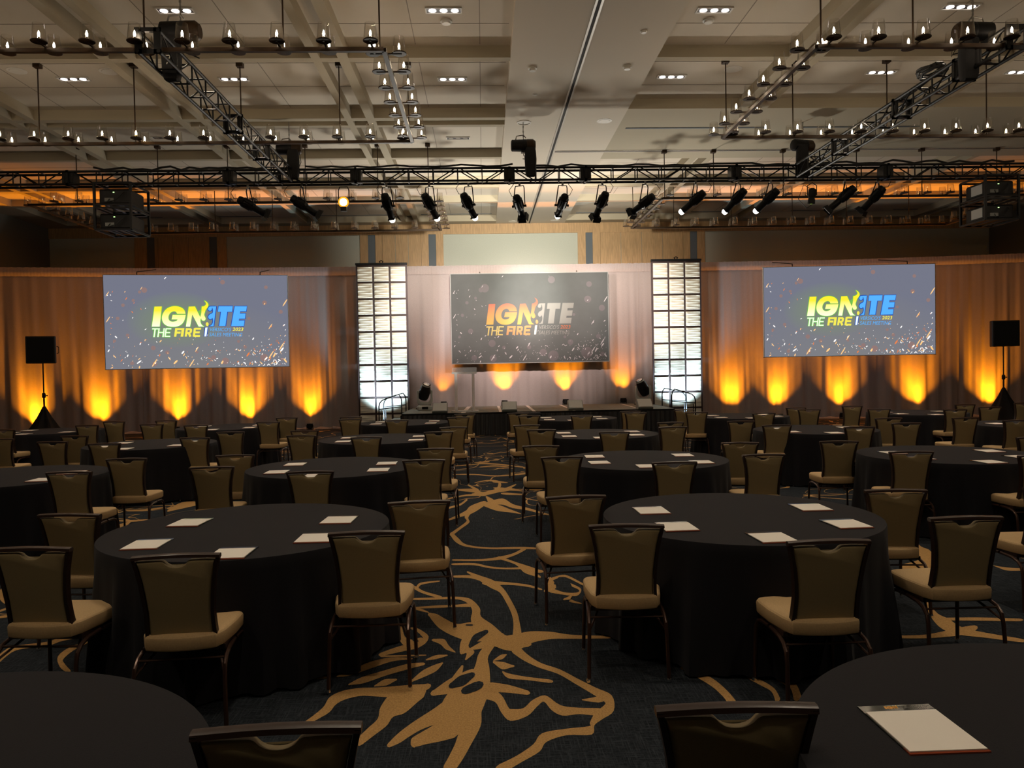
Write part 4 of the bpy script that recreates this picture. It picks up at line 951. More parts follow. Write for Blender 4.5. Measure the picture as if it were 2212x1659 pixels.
# sparks and soft discs of the artwork, in 0..1 of the picture
def sparks(seed=5):
    r = random.Random(seed); out = []
    for i in range(165):
        q = r.random()
        if q < .36: u, v = r.betavariate(1.1, 1.0), abs(r.gauss(0, .13))
        elif q < .68: u, v = 1-abs(r.gauss(0, .17)), abs(r.gauss(.05, .22))
        elif q < .84: u, v = abs(r.gauss(.04, .12)), r.random()*.8
        else: u, v = r.random(), r.random()
        if not (.01 < u < .99 and .015 < v < .98): continue
        if .22 < u < .80 and .36 < v < .74: continue
        L_ = r.choice([.003, .0042, .0055, .0075]) * (1.8 if v < .2 and r.random() < .25 else 1)
        out.append((u, v, L_, L_*r.uniform(.2, .42), r.uniform(.5, 1.3) if r.random() < .6 else r.uniform(1.8, 2.9), r.random()))
    for i in range(150):
        u, v = (1-abs(r.gauss(0, .2)), abs(r.gauss(0, .2))) if i % 2 else (r.random(), abs(r.gauss(0, .16)))
        if .01 < u < .99 and .01 < v < .98 and not (.22 < u < .8 and .36 < v < .74): out.append((u, v, r.uniform(.0012, .0026), .0011, r.uniform(.3, 1.6), r.random()))
    for u, v, l in ((.01, .53, .022), (.005, .80, .018), (.985, .70, .028), (.96, .22, .03), (.90, .13, .03), (.46, .05, .028), (.90, .44, .022), (.49, .2, .02), (.26, .06, .03), (.20, .86, .012)):
        out.append((u if u > .02 else .02, v, l*.8, l*.10, 1.0, .2))
    return out
DISCS = [(.215, .84, .036), (.19, .82, .02), (.64, .925, .03), (.88, .87, .024), (.87, .70, .03), (.96, .60, .026), (.12, .36, .022), (.255, .22, .03), (.755, .22, .024), (.05, .30, .012), (.10, .68, .014), (.58, .11, .03), (.645, .07, .045), (.86, .10, .05), (.14, .06, .024), (.26, .05, .03), (.07, .54, .014), (.155, .73, .012), (.72, .28, .012), (.33, .17, .016), (.935, .28, .02), (.49, .17, .018), (.96, .08, .02), (.78, .53, .012)]
SPK = sparks()

# ---------------------------------------------------------------- printed backdrop over the stage
m_print = mat('dark_print', (.050, .055, .054), .75, var=.06, vscale=3)
m_spk = mat('print_white', (.34, .32, .33), .6)
m_disc = mat('print_lilac', (.078, .069, .073), .7)
m_igny = ramp_z('print_fire', (.34, .20, .012), 3.08, (.24, .035, .006), 3.78, rough=.6, mid=(.5, (.31, .12, .012)))
m_the = mat('print_yellow', (.32, .25, .06), .6); m_fire = mat('print_orange', (.30, .125, .028), .6); m_red = mat('print_red_orange', (.25, .055, .008), .6)
m_pgrey = mat('print_grey', (.125, .123, .112), .6); m_pwhite = mat('print_cream', (.38, .38, .34), .6)
BX0, BX1, BZ0, BZ1, BY = -.945, 3.925, 1.965, 4.72, 23.86
t = thing('printed_backdrop', 'wide dark printed board with fiery IGNITE lettering above the stage', 'sign', (1.49, BY, 0))
b = MB(); b.box(BX0, BX1, BY, BY+.05, BZ0, BZ1); rel(b, t).build('board', m_print, t)
b = MB()
for a in ((BX0-.02, BX1+.02, BZ1, BZ1+.02), (BX0-.02, BX1+.02, BZ0-.02, BZ0), (BX0-.02, BX0, BZ0, BZ1), (BX1, BX1+.02, BZ0, BZ1)): b.box(a[0], a[1], BY-.006, BY+.055, a[2], a[3])
rel(b, t).build('edge_frame', m_mongrey, t)
BW, BH = BX1-BX0, BZ1-BZ0
def on_board(d):
    def f(a, e):
        X = 940+.1808*a; Y = 600+.1808*e + .0183*(X-1145)
        return Vector((BX0+BW*(X-974.6)/340.4-1.49, -d, BZ0+BH*(781-Y)/192.1))
    return f
def art(keys, name, m, d=.002): 
    return add_logo(keys, on_board(d)).build(name, m, t, False, False)
def dots(fnm, items, sel, d):
    b = MB()
    for it in items:
        if sel(it):
            b.add([fnm(it[0]+x, it[1]+y, d) for x, y in el(0, 0, it[2], it[3], 8, it[4])], [tuple(range(8))])
    return b
def bpos(u, v, d): return Vector((BX0+BW*u-1.49, -d, BZ0+BH*v))
b = MB()
for q, (u, v, r) in enumerate(DISCS):
    b.add([(BX0+BW*u-1.49+max(BX0-(BX0+BW*u), min(BX1-(BX0+BW*u), r*BW*.75*math.cos(k*PI/12))), -.0012-.00002*q, max(BZ0, min(BZ1, BZ0+BH*v+r*BW*.75*math.sin(k*PI/12)))) for k in range(24)], [tuple(range(24))])
b.build('soft_discs', m_disc, t, False, False)
b = MB()
for u, v, l, w_, a, c_ in SPK:
    kz = .0025+.00003*len(b.f)
    b.add([(BX0+BW*u-1.49+x*BW, -kz, BZ0+BH*v+y*BW) for x, y in el(0, 0, l, w_, 8, a)], [tuple(range(8))])
b.build('white_sparks', m_spk, t, False, False)['kind'] = 'stuff'
art(['I', 'G', 'N'], 'fire_lettering', m_igny, .009)['label'] = 'red to yellow IGN lettering with a flame'
art(['i', 'T', 'E'], 'grey_lettering', m_pgrey, .009)['label'] = 'grey ITE lettering'
art(['THE'], 'yellow_lettering', m_the, .009); art(['FIRE'], 'orange_lettering', m_fire, .009); art(['match'], 'match_head', m_fire, .009)
art(['stick'], 'match_stick', m_pwhite, .009); art(['VERSICO', 'SALES'], 'small_lettering', m_pgrey, .009); art(['YEAR'], 'year_lettering', m_red, .009)
for x in (BX0+.9, BX1-.9):
    b = MB(); b.tube([(x, BY+.05, 4.5), (x, BY+.64, 4.93)], .018, 6); rel(b, t).build('back_bracket', m_steel, t, True)

# ---------------------------------------------------------------- projection screens (they glow: projected picture)
def screen_mat(seed):
    m = bpy.data.materials.new('projected_picture')
    N, L, B = nodes(m)
    tc = N.new('ShaderNodeTexCoord')
    def grad(loc, sc, power):
        mp = N.new('ShaderNodeMapping'); mp.vector_type = 'TEXTURE'; mp.inputs['Location'].default_value = loc; mp.inputs['Scale'].default_value = sc
        L.new(tc.outputs['Object'], mp.inputs[0])
        g = N.new('ShaderNodeTexGradient'); g.gradient_type = 'SPHERICAL'
        L.new(mp.outputs[0], g.inputs[0])
        p = N.new('ShaderNodeMath'); p.operation = 'POWER'; p.inputs[1].default_value = power
        L.new(g.outputs['Fac'], p.inputs[0]); return p.outputs[0]
    def mix(f, a, b):
        n = N.new('ShaderNodeMix'); n.data_type = 'RGBA'; L.new(f, n.inputs['Factor'])
        for k, v in ((6, a), (7, b)):
            if hasattr(v, 'links'): L.new(v, n.inputs[k])
            else: n.inputs[k].default_value = (*v, 1)
        return n.outputs[2]
    c0 = mix(grad((0, 0, -1.3), (3.4, 1, 1.9), .7), (.175, .185, .245), (.215, .215, .225))
    c1 = mix(grad((-.55, 0, .05), (1.35, 1, .80), .8), c0, (.205, .27, .16))
    B.inputs['Base Color'].default_value = (.02, .02, .02, 1); B.inputs['Roughness'].default_value = .8; B.inputs['Specular IOR Level'].default_value = .1
    L.new(c1, B.inputs['Emission Color']); B.inputs['Emission Strength'].default_value = 1.0
    return m
m_scr = screen_mat(1)
e_fire = ramp_z('picture_fire', (1.0, .98, .62), -.12, (1.0, .72, .03), .32, em=1.25)
e_green = emit('picture_green_rim', (.20, .62, .10), .85); e_blue = emit('picture_blue', (.10, .46, 1.0), 1.0); e_bluerim = emit('picture_blue_rim', (.03, .10, .62), .7)
e_yel = emit('picture_yellow', (.95, .85, .10), 1.0); e_pale = emit('picture_pale', (.85, 1.0, .72), 1.1); e_white = emit('picture_white', (1, .95, .9), 1.3)
e_orange = emit('picture_ember', (1.0, .26, .07), .9); e_gold = emit('picture_gold', (1, .55, .22), 1.2); e_disc = emit('picture_soft_disc', (.29, .19, .18), 1.0); e_cold = emit('picture_ice', (.75, .9, 1.0), 1.2)
def grow(pl, w):
    n_ = len(pl); P = [Vector(p) for p in pl]
    ar = sum(P[i].x*P[(i+1) % n_].y-P[(i+1) % n_].x*P[i].y for i in range(n_))
    out = []
    for i in range(n_):
        d = P[(i+1) % n_]-P[i-1]; d = d.normalized() if d.length else Vector((1, 0))
        q = Vector((d.y, -d.x)) * (1 if ar > 0 else -1)
        out.append(tuple(P[i]+q*w))
    return out
def make_screen():
    t = thing('projection_screen', '', 'screen')
    W_, H_ = 4.90, 2.60
    b = MB(); b.box(-W_/2, W_/2, 0, .03, -H_/2, H_/2); b.build('picture', m_scr, t)
    b = MB()
    for a in ((-W_/2-.03, W_/2+.03, H_/2, H_/2+.015), (-W_/2-.03, W_/2+.03, -H_/2-.015, -H_/2), (-W_/2-.015, -W_/2, -H_/2, H_/2), (W_/2, W_/2+.015, -H_/2, H_/2)): b.box(a[0], a[1], .0, .06, a[2], a[3])
    b.build('frame', m_grey, t)
    def fn(d):
        def f(a, e):
            X = 940+.1808*a; Y = 600+.1808*e + .0183*(X-1145)
            u = (X-974.6)/340.4; v = (781-Y)/192.1
            u = .511+(u-.5)*.927; v = .555+(v-.545)*.927
            return Vector((-W_/2+W_*u, -d, -H_/2+H_*v))
        return f
    def rim(keys, w, d, name, m):
        b = MB(); z = 0
        for k in keys:
            for pl in A.get(k, []):
                z += 1; b.add([fn(d+z*.00002)(*p) for p in grow(pl, w)], [tuple(range(len(pl)))])
        b.build(name, m, t, False, False)
    b = MB()
    for q, (u, v, r) in enumerate(DISCS):
        if r > .016: r *= .62
        b.add([(max(-W_/2, min(W_/2, -W_/2+W_*u+r*W_*.7*math.cos(k*PI/9))), -.0012-.00002*q, max(-H_/2, min(H_/2, -H_/2+H_*v+r*W_*.7*math.sin(k*PI/9)))) for k in range(18)], [tuple(range(18))])
    b.build('soft_discs', e_disc, t, False, False)
    for name, m, lo, hi in (('white_sparks', e_white, .45, 1), ('ember_sparks', e_orange, .2, .45), ('golden_sparks', e_gold, -1, .2)):
        b = MB()
        for u, v, l, w_, a, c_ in SPK:
            if lo < c_ <= hi or (lo < 0 and c_ <= hi):
                g = 1.15
                kz = .0025+.00003*len(b.f)+(0 if lo > .4 else .0015 if lo > 0 else .003)
                b.add([(-W_/2+W_*u+x*W_*g, -kz, -H_/2+H_*v+y*W_*g) for x, y in el(0, 0, l, max(w_, .0013), 8, a)], [tuple(range(8))])
        b.build(name, m, t, False, False)['kind'] = 'stuff'
    rim(['I', 'G', 'N', 'THE'], 8, .010, 'green_rim', e_green); rim(['i', 'T', 'E', 'stick'], 9, .011, 'blue_rim', e_bluerim)
    for keys, name, m in ((['I', 'G', 'N'], 'fire_lettering', e_fire), (['i', 'T', 'E'], 'blue_lettering', e_blue), (['THE'], 'pale_lettering', e_pale), (['FIRE', 'match', 'YEAR'], 'yellow_lettering', e_yel),
                          (['VERSICO', 'SALES'], 'small_lettering', e_blue), (['stick'], 'match_stick', e_cold)):
        add_logo(keys, fn(.0125)).build(name, m, t, False, False)
    for x in (-1.6, 1.7):
        b = MB(); b.tube([(x, .03, H_/2-.2), (x, .08, H_/2+.1), (x, 1.95, H_/2+.40)], .014, 6); b.build('stay_bar', m_black, t, True)
    return t
ss = Stamp(make_screen())
ss.put((-7.985, 22.0, 3.265), math.radians(7.5), 'glowing projection screen with IGNITE logo left of the stage', 'projection screens')
ss.put((10.66, 22.0, 3.283), math.radians(-4), 'glowing projection screen with IGNITE logo right of the stage', 'projection screens')
# tiny logo on the header of the nearest notepad
pad = min((o for o in bpy.data.objects if o.name.startswith('notepad') and o.parent is None), key=lambda o: o.location.length)
cv = [c_ for c_ in pad.children if c_.name.startswith('cover')][0]
cv.data = cv.data.copy()
def on_pad(a, e): return Vector((-.035+(a-605)/1060*.072, .126-(e-427)/255*.018, .0043))
add_logo(['I', 'G', 'N'], on_pad, 1).build('printed_lettering', mat('pad_orange', (.75, .33, .03), .4), cv, False, False)
add_logo(['i', 'T', 'E'], on_pad, 1).build('printed_lettering', mat('pad_grey', (.10, .10, .09), .4), cv, False, False)

# ---------------------------------------------------------------- things on the stage
def make_wedge():
    t = thing('stage_monitor', '', 'stage monitor')
    prof = [(.0, -.16), (.0, .17), (.20, .17), (.27, .10), (.05, -.20)]      # z, y
    b = MB(); b.add([(s*.205, y, z) for s in (-1, 1) for z, y in prof], [(0, 1, 2, 3, 4), (9, 8, 7, 6, 5)] + [(i, (i+1) % 5, 5+(i+1) % 5, 5+i) for i in range(5)])
    b.build('cabinet', m_mongrey, t)
    d = Vector((0, .30, .22)).normalized(); nn = Vector((0, -d.z, d.y))
    o = Vector((0, -.20, .05))
    b = MB(); q = []
    for u, v in ((-.185, .02), (.185, .02), (.185, .35), (-.185, .35)): q.append(o+Vector((u, 0, 0))+d*v+nn*.006)
    b.add(q + [p+nn*.006 for p in q], [(0, 1, 2, 3), (4, 5, 6, 7), (0, 1, 5, 4), (1, 2, 6, 5), (2, 3, 7, 6), (3, 0, 4, 7)]); b.build('grille', m_grey, t)
    for x in (-.12, .12):
        b = MB(); b.tube([(x, -.14, 0), (x, -.14, .03)], .015, 8); b.build('foot', m_chrome, t)
    return t
wst = Stamp(make_wedge())
for x, y, l in ((-1.19, 21.02, 'leftmost, left of the clear lectern'), (.70, 21.02, 'second from the left, right of the clear lectern'), (2.52, 21.1, 'second from the right'), (4.42, 21.02, 'rightmost, before the right moving light')):
    wst.put((x, y, SZ+.001), 0, 'grey wedge speaker on stage edge, ' + l, 'wedge speakers on the stage edge')
t = thing('lectern', 'clear acrylic lectern standing on the left part of the stage', 'lectern', (-.52, 21.45, SZ))
b = MB(); b.box(-.37, .37, -.2, .2, 0, .03); b.build('base', m_acrylw, t)
for x in (-.24, .24):
    b = MB(); b.box(x-.038, x+.038, -.05, .05, .03, 1.10)
    b.build('column', m_acrylw, t)
b = MB(); b.add([(s*.34, y, z+k) for k in (0, .02) for s, y, z in ((-1, -.25, 1.06), (1, -.25, 1.06), (1, .22, 1.21), (-1, .22, 1.21))], [(0, 1, 2, 3), (4, 5, 6, 7), (0, 1, 5, 4), (1, 2, 6, 5), (2, 3, 7, 6), (3, 0, 4, 7)])
b.build('reading_top', m_acryl, t)
b = MB(); b.box(-.34, .34, -.262, -.246, 1.05, 1.10); b.build('front_lip', m_acrylw, t)
def make_mover():
    t = thing('moving_head_light', '', 'stage light')
    b = MB(); b.layers([(-.22, -.15), (-.19, -.18), (.19, -.18), (.22, -.15), (.22, .15), (.19, .18), (-.19, .18), (-.22, .15)], [(.01, 0), (.10, 0), (.13, .02), (.15, .05)], lambda u, v, z: Vector((u, v, z)))
    b.build('base', m_grey, t)
    b = MB(); b.box(-.09, .09, -.186, -.178, .035, .11); b.build('display_panel', m_black, t)
    for s in (-1, 1):
        b = MB(); b.tube([(s*.225, -.08, .05), (s*.26, -.08, .05), (s*.26, .08, .05), (s*.225, .08, .05)], .012, 6); b.build('handle', m_black, t, True)
    y_ = thing('yoke', None, None); y_.parent = t
    del_ = y_
    b = MB(); b.layers([(-.21, .0), (-.14, -.04), (.14, -.04), (.21, 0), (.23, .08), (.23, .36), (.215, .40), (.185, .40), (.17, .36), (.17, .12), (.10, .05), (-.10, .05), (-.17, .12), (-.17, .36), (-.185, .40), (-.215, .40), (-.23, .36), (-.23, .08)],
                       [(-.07, .01), (-.06, 0), (.06, 0), (.07, .01)], lambda u, v, k: Vector((u, k, .19+v)))
    o = b.build('yoke', m_grey, t); bpy.data.objects.remove(del_)
    return t
def add_head(t, axis):
    T = Matrix.Translation((0, 0, .53)) @ Vector(axis).to_track_quat('Z', 'Y').to_matrix().to_4x4()
    b = MB(); b.lathe([(.05, -.24), (.13, -.22), (.155, -.14), (.16, 0), (.15, .12), (.125, .22), (.12, .27), (.105, .275)], 20, T, True); h = b.build('head', m_black, t, True)
    b = MB(); b.lathe([(.10, .272), (.07, .285), (.01, .292)], 20, T); b.build('lens', m_chrome, h, True)
    b = MB(); b.lathe([(.126, .225), (.132, .24), (.124, .262)], 20, T); b.build('front_ring', m_grey, h, True)
    for s in (-1, 1):
        b = MB(); b.lathe([(.045, 0), (.045, .02)], 14, Matrix.Translation((s*.155 if s > 0 else -.175, 0, .53)) @ Matrix.Rotation(PI/2, 4, 'Y')); b.build('pivot', m_grey, t, True)
mh = make_mover(); mh.location = (-1.72, 22.6, SZ); mh['label'] = 'grey moving-head stage light on the left end of the stage'; mh['group'] = 'moving lights on the stage'
add_head(mh, (.22, -.45, .86)); mh.rotation_euler = (0, 0, .1)
mh = make_mover(); mh.location = (4.72, 22.6, SZ); mh['label'] = 'grey moving-head stage light on the right end of the stage'; mh['group'] = 'moving lights on the stage'
add_head(mh, (-.42, -.3, .86)); mh.rotation_euler = (0, 0, -.1)
def make_upl():
    t = thing('uplight', '', 'uplight')
    b = MB(); b.box(-.09, .09, -.09, .09, 0, .015); b.build('base', m_black, t)
    T = Matrix.Translation((0, 0, .12)) @ Matrix.Rotation(-.1, 4, 'X')
    b = MB(); b.lathe([(.06, -.085), (.085, -.07), (.095, .03), (.095, .06), (.08, .06), (.078, .045)], 16, T); b.build('can', m_black, t, True)
    b = MB(); b.lathe([(.078, .046), (.03, .05)], 16, T); b.build('lens', emit('amber_lens', (1, .42, .04), 3), t, True)
    for s in (-1, 1):
        b = MB(); b.box(s*.10-.006, s*.10+.006, -.02, .02, .0, .14); b.build('bracket', m_black, t)
    return t
ust = Stamp(make_upl())
UN = ['behind the left loudspeaker', 'left of the left screen', 'left one under the left screen', 'right one under the left screen', 'right of the left screen', 'right of the right tower', 'left one under the right screen',
      'middle one under the right screen', 'right one under the right screen', 'left of the right loudspeaker', 'left one under the printed board', 'middle one under the printed board', 'beside the right moving light', 'behind the clear lectern']
for (x, y, z, p), l in zip(UPL, UN):
    ust.put((x, y-.22, z+(.002 if z else .001)), 0, 'small black amber uplight at the curtain foot, ' + l, 'amber uplights')
for x, l in ((-2.95, 'left'), (5.92, 'right')):
    o = dup(ust.r, (x+.05, 22.45, .001), 0, 'small black cold-white uplight in front of the %s tower' % l, 'tower uplights')
    for ch in o.children:
        if ch.name.startswith('lens'):
            me = ch.data.copy(); me.materials.clear(); me.materials.append(bpy.data.materials.get('cold_lens') or emit('cold_lens', (.6, .85, 1), 4)); ch.data = me
# little draped table beside the aisle
t = thing('draped_side_table', 'small square black-draped table before the stage at the aisle end', 'table', (1.05, 18.2, 0))
b = MB(); b.box(-.29, .29, -.27, .27, .69, .715); b.build('tabletop', m_oak, t)
b = MB(); so = [(-.3, -.28), (.3, -.28), (.3, .28), (-.3, .28)]
oo = []
for i in range(4):
    a = Vector(so[i]); e = Vector(so[(i+1) % 4])
    for k in range(10): oo.append(tuple(a.lerp(e, k/10)))
b.layers(oo, [(.01, -.03), (.3, -.012), (.69, 0), (.722, .004), (.726, .012)], lambda u, v, z: Vector((u + .012*(1-z)*math.sin(40*v), v+.012*(1-z)*math.sin(37*u), z)))
b.build('black_cloth', m_cloth, t, True)

# ---------------------------------------------------------------- loudspeakers on tripod stands
def pa(x, y, side, rz):
    st = thing('speaker_stand', 'speaker stand under black fabric skirt, %s side of the room' % side, 'speaker stand', (x, y, 0))
    b = MB(); b.tube([(0, 0, .05), (0, 0, 1.3)], .022, 10); b.build('lower_pole', m_black, st, True)
    b = MB(); b.tube([(0, 0, 1.25), (0, 0, 2.14)], .017, 10); b.build('upper_pole', m_black, st, True)
    b = MB(); b.lathe([(.03, 1.24), (.045, 1.26), (.045, 1.34), (.03, 1.37)], 14); b.build('collar', m_black, st, True)
    b = MB(); b.tube([(.04, 0, 1.3), (.09, 0, 1.3)], [.008, .018], 8); b.build('knob', m_black, st, True)
    n_ = 40
    b = MB(); vs = []; fs = []
    for z, r in ((1.02, .03), (.95, .06), (.75, .15), (.5, .29), (.2, .50), (.01, .62)):
        for k in range(n_):
            a = 2*PI*k/n_; q = r*(1+.10*math.sin(7*a)+.05*math.cos(3*a)); vs.append((q*math.cos(a), q*math.sin(a), z))
    for j in range(5):
        for k in range(n_): fs.append((j*n_+k, j*n_+(k+1) % n_, (j+1)*n_+(k+1) % n_, (j+1)*n_+k))
    b.add(vs, fs); b.build('fabric_skirt', m_bag, st, True)
    for k in range(3):
        a = 2*PI*k/3+.4
        b = MB(); b.tube([(0, 0, .75), (.5*math.cos(a), .5*math.sin(a), .02)], .012, 6); b.build('leg', m_black, st, True)
    sp = thing('loudspeaker', 'black loudspeaker cabinet up on its stand at %s of the room' % side, 'loudspeaker', (x, y, 2.14), rz)
    b = MB(); b.layers([(-.33, -.18), (.33, -.18), (.35, -.14), (.26, .20), (-.26, .20), (-.35, -.14)], [(0, .015), (.012, 0), (.69, 0), (.702, .015)], lambda u, v, z: Vector((u, v, z)))
    b.build('cabinet', m_blackrub, sp)
    b = MB(); b.box(-.30, .30, -.195, -.181, .04, .66); b.build('grille', m_bag, sp)
    b = MB(); b.box(-.08, .08, .201, .212, .3, .45); b.build('rear_panel', m_black, sp)
    b = MB(); b.tube([(.34, -.05, .25), (.385, -.04, .27), (.385, -.04, .42), (.34, -.05, .44)], .012, 6); b.build('side_handle', m_black, sp, True)
pa(-11.45, 20.5, 'left', .25)
pa(14.2, 20.5, 'right', -.2)

# ---------------------------------------------------------------- trusses
TW = .305
def truss(name, label, joints, axis, cx, cz, y=None):
    """Box truss of bolted sections along X (axis 0) or Y (axis 1)."""
    t = thing(name, label, 'truss', (cx if axis else (joints[0]+joints[-1])/2, (joints[0]+joints[-1])/2 if axis else y, cz))
    L0 = t.location
    def P(s, a, h):                         # along, across, height
        return Vector((cx+a, s, cz+h))-L0 if axis else Vector((s, y+a, cz+h))-L0
    h = TW/2-.025
    for a, e in zip(joints, joints[1:]):
        sec = bpy.data.objects.new('truss_section', None); col.objects.link(sec); sec.parent = t
        for u in (-1, 1):
            for v in (-1, 1):
                b = MB(); b.tube([P(a, u*h, v*h), P(e, u*h, v*h)], .025, 8); b.build('chord', m_black, sec, True)
        nb = max(2, round((e-a)/.53))
        for fi, (q0, q1) in enumerate((((-1, -1), (-1, 1)), ((1, -1), (1, 1)), ((-1, -1), (1, -1)), ((-1, 1), (1, 1)))):
            b = MB()
            for i in range(nb+1):
                s = a+.06+(e-a-.12)*i/nb
                b.tube([P(s, q0[0]*h, q0[1]*h), P(s, q1[0]*h, q1[1]*h)], .0125, 6)
                if i < nb:
                    s2 = a+.06+(e-a-.12)*(i+1)/nb
                    p, q = (q0, q1) if i % 2 else (q1, q0)
                    if fi < 2: b.tube([P(s+.05, p[0]*h, p[1]*h), P(s2-.05, q[0]*h, q[1]*h)], .0125, 6)
            o = b.build('lacing', m_black, sec, True)
        for s in (a+.012, e-.012):
            b = MB()
            w_ = TW/2+.004
            for u0, u1, v0, v1 in ((-w_, -w_+.085, -w_, w_), (w_-.085, w_, -w_, w_), (-w_, w_, -w_, -w_+.05), (-w_, w_, w_-.05, w_)):
                p, q = P(s-.011, u0, v0), P(s+.011, u1, v1)
                b.box(min(p.x, q.x), max(p.x, q.x), min(p.y, q.y), max(p.y, q.y), min(p.z, q.z), max(p.z, q.z))
            b.build('end_plate', m_black, sec)
    return t
ZT = 5.84
truss('lighting_truss', 'long black box truss spanning the room before the stage', [-11.6, -8.4, -5.17, -2.56, .63, 2.23, 5.42, 8.68, 11.9, 15.0], 0, 0, ZT, 16.25)
truss('lighting_truss', 'black box truss running back from the main truss, left side', [9.55, 12.75, 14.35, 16.05], 1, -3.98, ZT)
truss('lighting_truss', 'black box truss running back from the main truss, right side', [9.5, 10.6, 12.2, 14.35, 16.05], 1, 6.80, ZT)
for cx_, x0 in ((-1, -3.98), (1, 6.80)):
    pass
# joint sleeves of the main truss: dark blocks between the sections
for x in (-8.4, -5.17, -2.56, .63, 2.23, 5.42, 8.68):
    b = MB(); b.box(-.11, .11, -.13, .13, -.13, .13)
    o = b.build('junction_block', m_black, None); o.location = (x, 16.25, ZT)
    tag(o, {-8.4: 'solid black truss joint block, far left', -5.17: 'solid black truss joint block left of the left side truss', -2.56: 'solid black truss joint block above the amber lamp', .63: 'solid black truss joint block beside the middle hoist',
            2.23: 'solid black truss joint block right of the ceiling track', 5.42: 'solid black truss joint block left of the right side truss', 8.68: 'solid black truss joint block right of the right side truss'}[x], 'truss block', 'truss joint blocks')

# ---------------------------------------------------------------- chain hoists
def hoist(x, y, z, label, body=1, chain_to=ZHI, bag=(0, 0), rz=0, seven=False):
    t = thing('chain_hoist', label, 'hoist', (x, y, z), rz, 'chain hoists on the trusses')
    T = Matrix.Rotation(PI/2, 4, 'Y')
    b = MB(); b.lathe([(.09, -.26), (.12, -.24), (.125, -.08), (.125, .02), (.12, .04)], 16, T); b.build('motor', m_black, t, True)
    b = MB(); b.lathe([(.11, .05), (.13, .07), (.13, .20), (.09, .25)], 16, T); b.build('gear_housing', m_brass, t, True)
    b = MB(); b.lathe([(.115, -.02), (.128, 0), (.128, .06), (.115, .08)], 16, T); b.box(-.05, .06, -.06, .06, -.15, -.09); b.build('body', m_black, t, True)
    b = MB(); b.tube([(-.16, -.02, .12), (-.14, -.02, .19), (.0, -.02, .21), (.05, -.02, .15)], .012, 6); b.build('handle', m_steel, t, True)
    b = MB(); L_ = chain_to-z
    k = int((L_-.1)/.05)
    b.tube([(0, 0, .1), (0, 0, L_)], .009, 6)
    for i in range(k): b.box(-.014 if i % 2 else -.006, .014 if i % 2 else .006, -.006 if i % 2 else -.014, .006 if i % 2 else .014, .12+i*.05, .155+i*.05)
    b.build('chain', m_steel, t)
    b = MB(); b.tube([(0, 0, -.12), (0, 0, -.2), (.03, 0, -.23), (.02, 0, -.28), (-.02, 0, -.27)], .012, 6); b.build('hook', m_steel, t, True)
    b = MB(); b.layers([(-.09, -.08), (0, -.09), (.09, -.08), (.11, -.04), (.11, .04), (.09, .08), (0, .09), (-.09, .08), (-.11, .04), (-.11, -.04)], [(-.66, .06), (-.64, .02), (-.58, .0), (-.3, -.012), (-.12, .0), (-.06, .02)], lambda u, v, z_: Vector((u+bag[0], v+bag[1], z_)))
    g = b.build('chain_bag', m_bag, t, True)
    if seven:
        b = MB(); y0 = bag[1]-.104
        for p, q in (((.0, -.36), (.085, -.36)), ((.085, -.36), (.035, -.47))):
            b.tube([(bag[0]-.06+p[0], y0, p[1]), (bag[0]-.06+q[0], y0, q[1])], .006, 6)
        b.build('white_mark', m_white, g)['label'] = 'white figure 7'
    for s in (-1, 1):
        b = MB(); b.tube([(.02, 0, -.25), (.17, s*.17, z*0+(ZT+.15-z))], .009, 6); b.build('sling', m_black, t, True)
    b = MB(); b.tube([(.12, -.05, .02), (.22, -.08, -.1), (.25, -.08, -.3), (.2, -.05, ZT+.18-z)], .008, 6); b.build('control_cable', m_blackrub, t, True)
hoist(-3.86, 10.3, 6.27, 'chain hoist with black bag at the near end of the left truss', bag=(-.12, -.02), seven=True)
hoist(6.70, 10.25, 6.22, 'chain hoist with black bag at the near end of the right truss', bag=(.06, 0), rz=PI)
hoist(-3.92, 16.2, 6.42, 'chain hoist where the left truss meets the main truss', bag=(.1, -.12))
hoist(.93, 16.1, 6.42, 'chain hoist in the middle of the main truss under the soffit', chain_to=ZLO, bag=(.14, -.05))
hoist(6.88, 16.2, 6.40, 'chain hoist where the right truss meets the main truss', bag=(-.12, -.12), rz=.3)
def cable(pts, r, label, name='power_cable'):
    b = MB(); b.tube(pts, r, 6); tag(b.build(name, m_blackrub, None, True), label, 'cable', 'cables on the trusses')
def wavy(x0, x1, n_, z, y, a, seed):
    r = random.Random(seed); return [(x0+(x1-x0)*i/n_, y+r.uniform(-.04, .04), z+r.uniform(0, a)) for i in range(n_+1)]
cable(wavy(-7.9, -4.4, 18, ZT+.165, 16.2, .07, 1), .022, 'tangled black cable lying on the main truss, left part')
cable(wavy(-3.6, .7, 16, ZT+.165, 16.15, .05, 2), .02, 'black cable lying on the main truss between left junction and middle hoist')
cable(wavy(1.1, 6.6, 20, ZT+.165, 16.2, .045, 3), .02, 'black cable lying on the main truss, middle to right junction')
cable(wavy(7.1, 11.5, 18, ZT+.165, 16.2, .08, 4), .022, 'black cable lying on the main truss, right part')
cable([(6.78, y, ZT+.17+.03*math.sin(3*y)) for y in [10.9+i*.3 for i in range(16)]], .022, 'black cable lying along the right side truss')
b = MB(); r_ = random.Random(9)
for k in range(6):
    c_ = [(6.72+.14*math.cos(a+k)*1.0+r_.uniform(-.02, .02), 11.2+.25*math.sin(a+k)+k*.02, ZT+.19+.018*k+.02*math.sin(2*a)) for a in [2*PI*i/14 for i in range(15)]]
    b.tube(c_, .018, 6)
tag(b.build('cable_coil', m_blackrub, None, True), 'coiled black cable heaped on top of the right side truss', 'cable')

